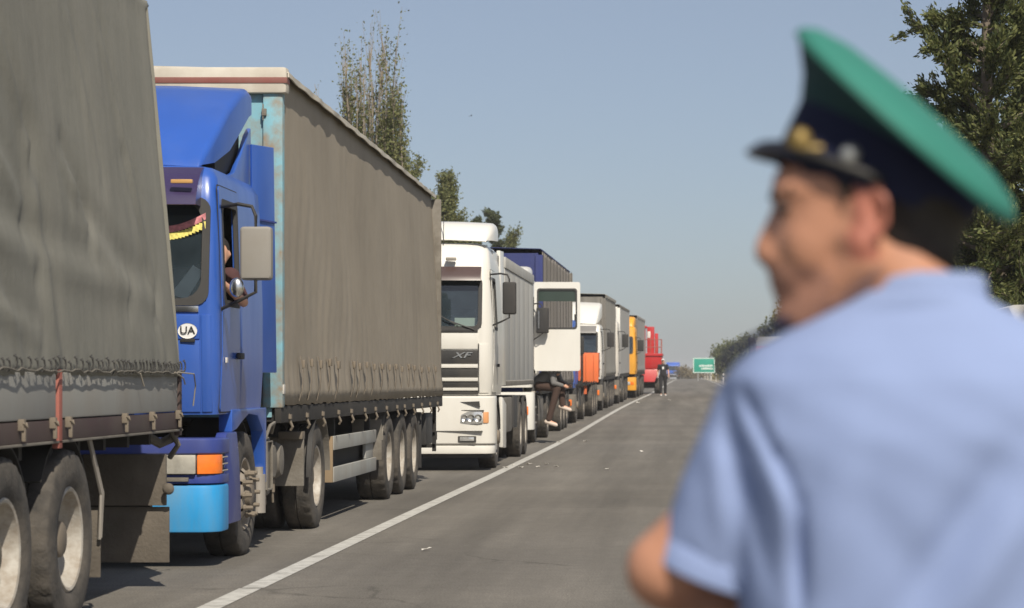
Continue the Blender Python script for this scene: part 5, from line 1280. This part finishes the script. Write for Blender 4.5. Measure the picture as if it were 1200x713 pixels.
# peaked cap: band, flared crown, peak, badge, strap button
def ring(c, e1, n1, a, b, k=40):
    """ellipse: centre c, long axis e1 (in the picture plane), across = depth"""
    dv = Vector((0, 1, 0)) if not n1 else Vector((0, math.cos(n1), 0)) + Vector((-e1.z, 0, e1.x)) * math.sin(n1)
    return [c + e1 * (a * math.cos(2 * math.pi * i / k)) + dv * (b * math.sin(2 * math.pi * i / k)) for i in range(k)]
def dirv(deg): return Vector((math.cos(R(deg)), 0, -math.sin(R(deg))))
def loft(rings, closed=(False, False)):
    k = len(rings[0]); v = [p_ for r_ in rings for p_ in r_]
    f = [(i * k + j, i * k + (j + 1) % k, (i + 1) * k + (j + 1) % k, (i + 1) * k + j) for i in range(len(rings) - 1) for j in range(k)]
    if closed[0]: f.append(tuple(range(k))[::-1])
    if closed[1]: f.append(tuple(range((len(rings) - 1) * k, len(rings) * k)))
    return MB().add(v, f)
b0 = OP(1016, 232); b1 = OP(1046, 178)
d0, d1, d2 = dirv(21), dirv(29), dirv(41.5)
cap = obj('cap', loft([ring(b0, d0, 0, .106, .086), ring(b0.lerp(b1, .5), dirv(24), 0, .109, .088), ring(b1, d1, 0, .111, .090)]), M_navy, off, smooth=60, solid=.003)
rc = OP(1063, 146); TL = R(11); nrm = Vector((math.sin(R(41.5)), 0, math.cos(R(41.5))))
und = [ring(b1, d1, 0, .111, .090), ring(b1.lerp(rc, .45) - nrm * .002, dirv(35), TL * .5, .122, .102), ring(rc - nrm * .004, d2, TL, .149, .134)]
obj('crown_underside', loft(und), mat('shaded_cap_green', (.010, .045, .048), .85), cap, smooth=60)  # darker copy of the cap green, underside shade put into the colour
tp = [ring(rc - nrm * .004, d2, TL, .149, .134), ring(rc - nrm * .001, d2, TL, .1515, .1365), ring(rc + nrm * .003, d2, TL, .1505, .1355), ring(rc + nrm * .013, d2, TL, .137, .122), ring(rc + nrm * .021, d2, TL, .105, .094), ring(rc + nrm * .025, d2, TL, .05, .045), ring(rc + nrm * .0255, d2, TL, .012, .011)]
obj('crown', loft(tp, (False, True)), M_capg, cap, smooth=70)
pr_ = ring(rc - nrm * .004, d2, TL, .150, .135)
obj('piping', MB().tube(pr_ + [pr_[0]], .0025, 6), mat('dark_green_piping', (.02, .12, .09), .7), cap)
pk = MB(); v = []; nn = 21
bf = ring(b0 + Vector((0, 0, .008)), d0, 0, .108, .088, 80)
for i in range(nn):
    t = -1 + 2 * i / (nn - 1); a = math.pi + t * R(62)
    inner = b0 + d0 * (.106 * math.cos(a)) + Vector((0, .087 * math.sin(a), 0)) + Vector((0, 0, .016))
    ext = .028 * math.cos(t * math.pi / 2) ** .8
    outer = inner + d0 * (-ext) + Vector((0, .01 * t, -.020 * (ext / .028)))
    mid = inner.lerp(outer, .5) + Vector((0, 0, .004))
    v += [inner, mid, outer]
pk.add(v, [(3 * i + j, 3 * i + j + 1, 3 * i + 4 + j, 3 * i + 3 + j) for i in range(nn - 1) for j in range(2)])
obj('peak', pk, M_peak, cap, smooth=60, solid=.006)
for t in (0, ): 
    bc = b0 + d0 * (-.112) + Vector((0, -.022, .05))
bd = MB().ell(OP(934, 172, -.055), (.014, .010, .015), 12, 8); bd.ell(OP(948, 182, -.064), (.016, .008, .007), 10, 6)
obj('badge', bd, M_gold, cap)
obj('strap_button', MB().ell(OP(990, 190, -.084), (.010, .007, .010), 12, 8), M_silver, cap)
sp_ = [b0 + Vector((0, 0, .014)) + d0 * (.109 * math.cos(a)) + Vector((0, .089 * math.sin(a), 0)) for a in [math.pi + R(-95) + R(190) * k / 24 for k in range(25)]]
obj('chin_strap', MB().tube(sp_, .006, 6), mat('black_cord', (.012, .011, .010), .6), cap)

# ================================================================== trees and plants
def leaf_mat(name, col, col2):
    m = bpy.data.materials.new(name); m.use_nodes = True
    n = m.node_tree.nodes; l = m.node_tree.links; b = n['Principled BSDF']
    at = n.new('ShaderNodeNewGeometry'); mx = n.new('ShaderNodeMix'); mx.data_type = 'RGBA'
    mx.inputs[6].default_value = (*col, 1); mx.inputs[7].default_value = (*col2, 1); l.new(at.outputs['Random Per Island'], mx.inputs[0])
    l.new(mx.outputs[2], b.inputs['Base Color']); b.inputs['Roughness'].default_value = .6; b.inputs['Specular IOR Level'].default_value = .3
    tr = n.new('ShaderNodeBsdfTranslucent'); l.new(mx.outputs[2], tr.inputs[0]); ms = n.new('ShaderNodeMixShader'); ms.inputs[0].default_value = .3
    l.new(b.outputs[0], ms.inputs[1]); l.new(tr.outputs[0], ms.inputs[2]); l.new(ms.outputs[0], n['Material Output'].inputs['Surface'])
    return m
M_bark = mat('bark', (.16, .13, .10), .95, var=.3, vscale=6, bump=.5, bscale=20); M_barkgrey = mat('dead_bark', (.28, .235, .185), .95, var=.25, vscale=5, bump=.4, bscale=25)
M_leafp = leaf_mat('poplar_leaf', (.10, .125, .045), (.23, .225, .09)); M_leafo = leaf_mat('olive_leaf', (.09, .12, .045), (.20, .20, .085)); M_leafe = leaf_mat('evergreen_leaf', (.05, .07, .03), (.11, .12, .055))
M_leafd = leaf_mat('dark_conifer_leaf', (.04, .062, .022), (.19, .20, .07)); M_leafm = leaf_mat('yellow_green_leaf', (.055, .075, .018), (.16, .16, .04))
def leaf_obj(name, C, S, m, parent, rng, flat=.0, long=1.0, dirs=None):
    """one small bent leaf (two triangles) at each centre"""
    C = np.asarray(C); n = len(C); S = np.asarray(S)[:, None]
    a = rng.normal(size=(n, 3)) if dirs is None else np.asarray(dirs) + rng.normal(size=(n, 3)) * .35
    a /= np.linalg.norm(a, axis=1)[:, None]
    b = rng.normal(size=(n, 3)); b -= a * (a * b).sum(1)[:, None]; b /= np.linalg.norm(b, axis=1)[:, None]
    V = np.empty((n, 4, 3)); V[:, 0] = C - a * S * long; V[:, 1] = C + b * S * .55; V[:, 2] = C + a * S * long; V[:, 3] = C - b * S * .55 + np.cross(a, b) * S * .25
    me = bpy.data.meshes.new(name); me.vertices.add(4 * n); me.vertices.foreach_set('co', V.ravel())
    me.loops.add(4 * n); me.loops.foreach_set('vertex_index', np.arange(4 * n)); me.polygons.add(n)
    me.polygons.foreach_set('loop_start', np.arange(n) * 4); me.update(calc_edges=True)
    return link(name, me, m, parent)
def tree(name, base, label, H, spread, habit, leafm, barkm, n_leaf, leaf, seed, group=None, r0=.16, leaf_fn=None, limbs=16, start=.12):
    rng = np.random.default_rng(seed); T = thing(name, base, label, 'tree', group)
    tk = MB(); pts = []; x = y = 0.
    for k in range(9):
        t = k / 8; pts.append(Vector((x, y, H * .93 * t))); x += rng.normal() * .012 * H / 4; y += rng.normal() * .012 * H / 4
    tk.tube(pts, [r0 * (1 - .92 * k / 8) for k in range(9)], 8)
    br = MB(); C = []; Dr = []; segs = []
    for i in range(limbs):
        t = start + (1 - start) * ((i + rng.random()) / limbs); p0 = pts[0].lerp(pts[-1], t); j = int(t * 8); p0 = pts[j].lerp(pts[min(j + 1, 8)], t * 8 - j)
        az = i * 2.4 + rng.normal() * .4
        if habit == 'poplar': ln = H * (.18 + .30 * (1 - t)) * rng.uniform(.7, 1.2); up = rng.uniform(4.0, 8.0)
        elif habit == 'broom':
            t = .06 + .5 * ((i + rng.random()) / limbs); j = int(t * 8); p0 = pts[j].lerp(pts[j + 1], t * 8 - j) + Vector((rng.normal() * .42, rng.normal() * .42, 0)); ln = max(.8, H * rng.uniform(.55, 1.0) - p0.z); up = rng.uniform(15, 40)
        elif habit == 'conifer': ln = spread * (1.08 - t) * rng.uniform(.7, 1.15) + .25; up = rng.uniform(.1, .7)
        else: ln = spread * (1.0 - .55 * abs(t - .45)) * rng.uniform(.7, 1.15); up = rng.uniform(.2, 1.3)
        d = Vector((math.cos(az), math.sin(az), up)).normalized(); q = [p0]; rr = r0 * .42 * (1 - .75 * t)
        for k in range(5):
            d = (d + Vector(rng.normal(size=3) * (.035 if habit == 'broom' else .10)) + Vector((0, 0, .16 if habit == 'poplar' else .06))).normalized(); q.append(q[-1] + d * ln / 5)
        br.tube(q, [max(rr * (1 - .17 * k), .006) for k in range(6)], 5); segs.append((q, t, 1.0, az))
        nt_ = {'poplar': 9, 'conifer': 12, 'round': 10, 'broom': 20}[habit]
        for k in range(nt_):
            u_ = rng.uniform(.15, 1) * 4.99; kk = int(u_); s0 = q[kk].lerp(q[kk + 1], u_ - kk)
            d2 = (d + Vector(rng.normal(size=3) * (.35 if habit in ('poplar', 'broom') else .75))).normalized()
            if habit in ('poplar', 'broom'): d2 = (d2 + Vector((0, 0, 1.3))).normalized()
            l2 = ln * (rng.uniform(.06, .18) if habit == 'broom' else rng.uniform(.15, .42)); q2 = [s0, s0 + d2 * l2 * .5, s0 + (d2 + Vector((0, 0, .1))).normalized() * l2]
            br.tube(q2, [max(rr * .35, .006), .005, .003], 4); segs.append((q2, t, .6, az))
    obj('trunk', tk, barkm, T, smooth=60); bo_ = obj('branches', br, barkm, T, smooth=60)
    wts = np.array([sum((s_[0][i + 1] - s_[0][i]).length for i in range(len(s_[0]) - 1)) * (leaf_fn(s_[0][-1], s_[1], s_[3]) if leaf_fn else 1.0) for s_ in segs]); wts = wts / wts.sum()
    cnt = rng.multinomial(n_leaf, wts)
    for (q, t, wv, az), c in zip(segs, cnt):
        if c == 0: continue
        P_ = np.array([tuple(p_) for p_ in q]); u_ = rng.random(c) ** .8 * (len(q) - 1.001); k = u_.astype(int); fr = (u_ - k)[:, None]
        base_ = P_[k] * (1 - fr) + P_[k + 1] * fr
        C.append(base_ + rng.normal(size=(c, 3)) * leaf * (1.9 if habit != 'conifer' else 1.3)); Dr.append(np.repeat((P_[-1] - P_[0])[None] / (np.linalg.norm(P_[-1] - P_[0]) + 1e-6), c, 0))
    C = np.concatenate(C); Dr = np.concatenate(Dr)
    leaf_obj('crown', C, rng.uniform(.6, 1.25, len(C)) * leaf, leafm, T, rng, long=1.6 if habit == 'conifer' else 1.0, dirs=Dr if habit == 'conifer' else None)
    return T
def at(px, Y): return ((px - 805) * Y / F_PX, Y, elev(Y) - .08)
tree('poplar_tree', at(438, 70), 'tall half dead poplar with bare grey branches behind the curtain trailer', 11.0, 1.2, 'broom', M_leafp, M_barkgrey, 60000, .050, 3, r0=.13, limbs=95, start=.2,
     leaf_fn=lambda p_, t, az: (.2 if p_.z > 9.6 else .6 if p_.z > 8.2 else 1.0) * (2.2 if (p_.x > .25) else (1.5 if p_.x < -.3 else .5)))
tree('poplar_tree', at(470, 74), 'short leafy poplar beside the half dead tall one', 7.3, .8, 'poplar', M_leafp, M_bark, 22000, .05, 6, limbs=18, r0=.10, start=.1)
tree('poplar_tree', at(524, 95), 'yellow green leafy poplar above the white high roof cab', 8.6, .9, 'poplar', M_leafp, M_bark, 38000, .06, 4, limbs=22, r0=.12)
tree('poplar_tree', at(541, 98), 'small poplar leaning beside the yellow green leafy poplar', 7.2, .6, 'poplar', M_leafp, M_bark, 16000, .06, 7, limbs=14, r0=.09)
tree('juniper_tree', at(560, 122), 'dark narrow evergreen behind the white high roof cab', 9.7, .8, 'conifer', M_leafe, M_bark, 20000, .07, 8, limbs=30, r0=.10)
tree('juniper_tree', at(580, 124), 'dark ragged evergreen left of the navy trailer front', 10.2, 1.3, 'conifer', M_leafe, M_bark, 26000, .07, 9, limbs=34, r0=.12)
tree('poplar_tree', at(597, 126), 'low pale green tree beside the ragged evergreen', 7.8, 1.2, 'poplar', M_leafp, M_bark, 22000, .065, 10, limbs=18, r0=.10)
# right-hand side
tree('spruce_tree', at(1152, 31), 'tall dark evergreen behind the officer cap', 9.5, 1.75, 'conifer', M_leafd, M_bark, 150000, .026, 12, limbs=120, r0=.16, start=.05)
tree('spruce_tree', at(1245, 33), 'second dark evergreen standing beside the tall dark evergreen', 10.5, 2.2, 'conifer', M_leafd, M_bark, 110000, .032, 13, limbs=100, r0=.18, start=.05)
tree('maple_tree', at(1150, 37), 'yellow green leafy tree below the dark evergreen', 4.3, 1.7, 'round', M_leafm, M_bark, 26000, .05, 14, limbs=40, r0=.10, start=.1)
for i, (px, Y, H, sp, nl) in enumerate(((912, 160, 4.2, 1.5, 6000), (938, 150, 5.4, 2.2, 8000), (1000, 140, 7.0, 2.8, 9000), (884, 230, 3.5, 2.0, 6000), (862, 260, 3.6, 2.2, 6000), (848, 300, 3.5, 2.2, 6000))):
    lab = ['ragged roadside tree left of the officer chin', 'bushy roadside tree behind the officer chin', 'bushy roadside tree hidden behind the officer shoulder', 'rounded grey green tree above the officer shoulder board', 'rounded grey green tree beside the green road sign', 'rounded grey green tree behind the green road sign'][i]
    tree('roadside_tree', at(px, Y), lab, H, sp, 'round', M_leafo, M_bark, nl, .16 if Y > 200 else .12, 30 + i, 'trees along the right verge', limbs=34, r0=.14, start=.12)
fr = np.random.default_rng(77); M_drybush = leaf_mat('dry_bush_leaf', (.16, .13, .07), (.28, .22, .12))
for i in range(12):
    Y = 420 + i * 22; px = 798 + i * 4.5
    # low far scrub beyond the sign: one bush each
    tree('scrub_bush', at(px, Y), 'low dry bush far up the right verge', .9 + fr.random() * 1.2, 1.2, 'round', M_drybush, M_bark, 700, .16, 60 + i, 'bushes far up the verge', limbs=12, r0=.08, start=.08)
# verge grass
def grass(name, n, fx, ya, yb, seed):
    rng = np.random.default_rng(seed); y = rng.uniform(ya ** .5, yb ** .5, n) ** 2; x = fx(rng, n) + np.array([shift(q) for q in y]); z = np.array([elev(q) - .06 for q in y])
    h = rng.uniform(.08, .35, n) * (1 + y / 120); w_ = .006 + .0004 * y; a = rng.uniform(0, 6.28, n)
    V = np.empty((n, 3, 3)); V[:, 0] = np.stack([x - w_ * np.cos(a), y - w_ * np.sin(a), z], 1); V[:, 1] = np.stack([x + w_ * np.cos(a), y + w_ * np.sin(a), z], 1)
    V[:, 2] = np.stack([x + rng.normal(size=n) * h * .35, y + rng.normal(size=n) * h * .35, z + h], 1)
    me = bpy.data.meshes.new(name); me.vertices.add(3 * n); me.vertices.foreach_set('co', V.ravel()); me.loops.add(3 * n); me.loops.foreach_set('vertex_index', np.arange(3 * n))
    me.polygons.add(n); me.polygons.foreach_set('loop_start', np.arange(n) * 3); me.update(calc_edges=True)
    tag(link(name, me, leaf_mat('dry_grass_blade', (.20, .18, .07), (.34, .28, .14))), 'dry grass along the verge', 'grass', kind='stuff')
grass('verge_grass', 60000, lambda r, n: 3.2 + r.exponential(2.2, n), 6, 420, 5); grass('verge_grass', 30000, lambda r, n: -9.0 - r.exponential(2.5, n), 6, 300, 6)

# ================================================================== road sign, vehicles on the right, litter, bird
M_sign = mat('green_sign', (.012, .30, .21), .5, var=.04); M_signw = mat('sign_white', (.75, .78, .74), .5, var=.03); M_post = mat('galvanised_post', (.42, .42, .40), .6, .4)
YS_ = 285.0; a = PX(812, 419.5, YS_); b = PX(838, 437.5, YS_)
S = thing('road_sign', (a.x, YS_, elev(YS_)), 'green road direction sign with white border on two posts', 'sign')
wS, z0s, z1s = b.x - a.x, b.z - elev(YS_), a.z - elev(YS_)
bx('sign_board', M_sign, S, 0, wS, 0, .05, z0s, z1s, .01)
obj('sign_border', strip(MB(), rrect(.03, wS - .03, z0s + .03, z1s - .03, .08), rrect(.11, wS - .11, z0s + .11, z1s - .11, .06), lambda p_, q, o: Vector((p_, -o, q)), .012, .008), M_signw, S)
rs_ = random.Random(2)
for row, z in enumerate((z0s + .75, z0s + .42)):
    x = .75 if row == 0 else 1.0
    while x < wS - .3:
        wl = rs_.uniform(.10, .17); bx('sign_character', M_signw, S, x, x + wl, -.014, -.002, z, z + rs_.choice((.2, .24)), .01); x += wl + .06
for x in (.6, wS - .6): obj('post', MB().tube([(x, .1, 0), (x, .1, z1s - .1)], .06, 8), M_post, S)
for i in range(6):
    Y = 150 + i * 55; q = 1.9 + shift(Y)
    g_ = thing('marker_post', (q, Y, elev(Y) - .03), 'white roadside marker post with black band on the right verge', 'post', 'marker posts along the verge')
    bx('post', M_offwhite, g_, -.06, .06, -.05, .05, 0, .95, .015); bx('band', M_black, g_, -.062, .062, -.052, .052, .62, .78, .004)
# bus standing on the right verge, its roof above the officer's shoulder
M_busr = mat('dull_red_paint', (.34, .10, .10), .5, dirt=.3); M_busw = mat('bus_white', (.36, .36, .36), .5, dirt=.3)
YB = 105.0; pb = PX(886, 394, YB); 
U = thing('bus', (pb.x + 1.2, YB, elev(YB) - .03), 'white roofed red bus standing on the right verge behind the officer', 'bus')
hb = pb.z - elev(YB)
obj('body', MB().box(-1.22, 1.22, 0, 9, .45, hb - .42), M_busr, U, .08, seg=3); obj('roof', MB().prism([(-1.2, hb - .42), (-1.22, hb - .2), (-1.1, hb), (1.1, hb), (1.22, hb - .2), (1.2, hb - .42)], .02, 8.98, 'y'), M_busw, U, .04)
bx('windscreen', M_black, U, -1.1, 1.1, -.02, .03, 1.5, hb - .6, .05)
for k in range(6):
    for sd in (1, -1): bx('window', M_black, U, sd * 1.225 - .01, sd * 1.225 + .01, .6 + k * 1.38, 1.8 + k * 1.38, 1.5, hb - .65, .02)
bx('bumper', M_black, U, -1.2, 1.2, -.08, .1, .4, .75, .04)
for sx in (1, -1): bx('headlight', M_lamp, U, sx * .9 - .18, sx * .9 + .18, -.03, .03, .85, 1.05, .02)
obj('mirror_arm', MB().tube([(-1.15, .1, hb - .3), (-1.35, -.1, hb - .1)], .03, 6), M_black, U); bx('mirror', M_black, U, -1.55, -1.25, -.18, -.05, hb - .42, hb - .04, .03)
for sd in (1, -1):
    wheel(U, 1.2, 1.9, .48, .28, 'front', sd); wheel(U, 1.2, 6.9, .48, .28, 'deep', sd)
# white van at the right verge, mostly behind the officer
pv = PX(1204, 362, 26.0)
Vn = thing('parked_van', (pv.x + .92, 26.0, -.03), 'white van parked on the verge behind the officer right shoulder', 'van')
hv = pv.z + .12
vp = [(0, .35), (4.6, .35), (4.62, 1.1), (4.5, 2.0), (4.35, hv), (1.5, hv), (1.1, hv - .12), (.45, 1.35), (.02, 1.1)]
vb = obj('body', MB().prism(vp, -.95, .95, 'x'), M_white, Vn, .13, seg=4)
bx('rear_window', M_black, Vn, -.7, .7, 4.5, 4.6, 1.3, 1.9, .03)
obj('windscreen', MB().hexa([(-.8, .42, 1.40), (.8, .42, 1.40), (.8, .50, 1.36), (-.8, .50, 1.36)], [(-.72, 1.02, hv - .2), (.72, 1.02, hv - .2), (.72, 1.1, hv - .24), (-.72, 1.1, hv - .24)]), M_black, Vn, .01)
for sd in (1, -1):
    obj('side_window', MB().prism([(.75, 1.42), (1.9, 1.42), (1.9, hv - .25), (1.15, hv - .25)], sd * .955 - .01, sd * .955 + .01, 'x'), M_black, Vn)
    bx('headlight', M_lamp, Vn, sd * .7 - .16, sd * .7 + .16, -.03, .08, .85, 1.02, .03)
    for y in (.95, 3.7): wheel(Vn, .96, y, .34, .2, 'dish', sd)
bx('bumper', M_gasket, Vn, -.93, .93, -.08, .1, .35, .62, .05); bx('grille', M_black, Vn, -.5, .5, -.03, .05, .8, .98, .01)
# scraps of paper on the asphalt
M_paper = mat('paper_scrap', (.66, .63, .57), .9, var=.1)
def scrap(px, py, s_, i):
    Y = CAM_H * F_PX / (py - 446)
    for _ in range(4): Y = (CAM_H - elev(Y)) * F_PX / (py - 446)
    q = PX(px, py, Y); rng = np.random.default_rng(i); k = 7; v = [(0, 0, .012)]
    for j in range(k):
        a_ = 6.28 * j / k; r_ = s_ * rng.uniform(.5, 1.1); v.append((r_ * math.cos(a_), r_ * math.sin(a_) * .8, rng.uniform(.0, .5) * s_))
    o = obj('paper_scrap', MB().add(v, [(0, 1 + j, 1 + (j + 1) % k) for j in range(k)]), M_paper, solid=.002, smooth=20)
    o.location = (q.x, Y, elev(Y) + .008); return o
tag(scrap(500, 646, .05, 1), 'crumpled white paper scrap lying alone on the near asphalt', 'litter')
for i, (px, py, s_) in enumerate(((592, 549, .05), (602, 546, .04), (611, 549, .05), (620, 545, .05), (630, 548, .04), (640, 545, .04), (652, 548, .05), (655, 519, .06), (686, 518, .06), (711, 551, .05), (748, 480, .10), (784, 478, .1), (752, 530, .05))):
    tag(scrap(px, py, s_, 10 + i), 'small pale paper scrap on the asphalt beside the lane line', 'litter', 'paper scraps on the road')
q = PX(552, 136, 90)
bd = MB().cone((0, -.1, 0), (0, .12, .02), .045, .02, 8)
for sx in (1, -1): bd.add([(0, -.04, .02), (sx * .16, -.07, .07), (sx * .32, .02, .03), (sx * .15, .05, .06), (0, .06, .02)], [(0, 1, 2, 3, 4)])
bird = obj('bird', bd, M_tblack, loc=q); bird.scale = (.4, .4, .4); bird.rotation_euler = (0, R(-25), R(40))
tag(bird, 'small dark bird flying in the clear sky', 'bird')

# ================================================================== air: thin dust haze
hz = MB().box(-3200, 3200, -70, 5100, -1.2, 15.5)
ho_ = obj('haze', hz, None); ho_['kind'] = 'stuff'
hm = bpy.data.materials.new('haze'); hm.use_nodes = True; hm.node_tree.nodes.remove(hm.node_tree.nodes['Principled BSDF'])
pvn = hm.node_tree.nodes.new('ShaderNodeVolumePrincipled'); pvn.inputs['Density'].default_value = .00045; pvn.inputs['Color'].default_value = (.93, .93, .95, 1); pvn.inputs['Anisotropy'].default_value = .0
hm.node_tree.links.new(pvn.outputs[0], hm.node_tree.nodes['Material Output'].inputs['Volume']); ho_.data.materials.append(hm)
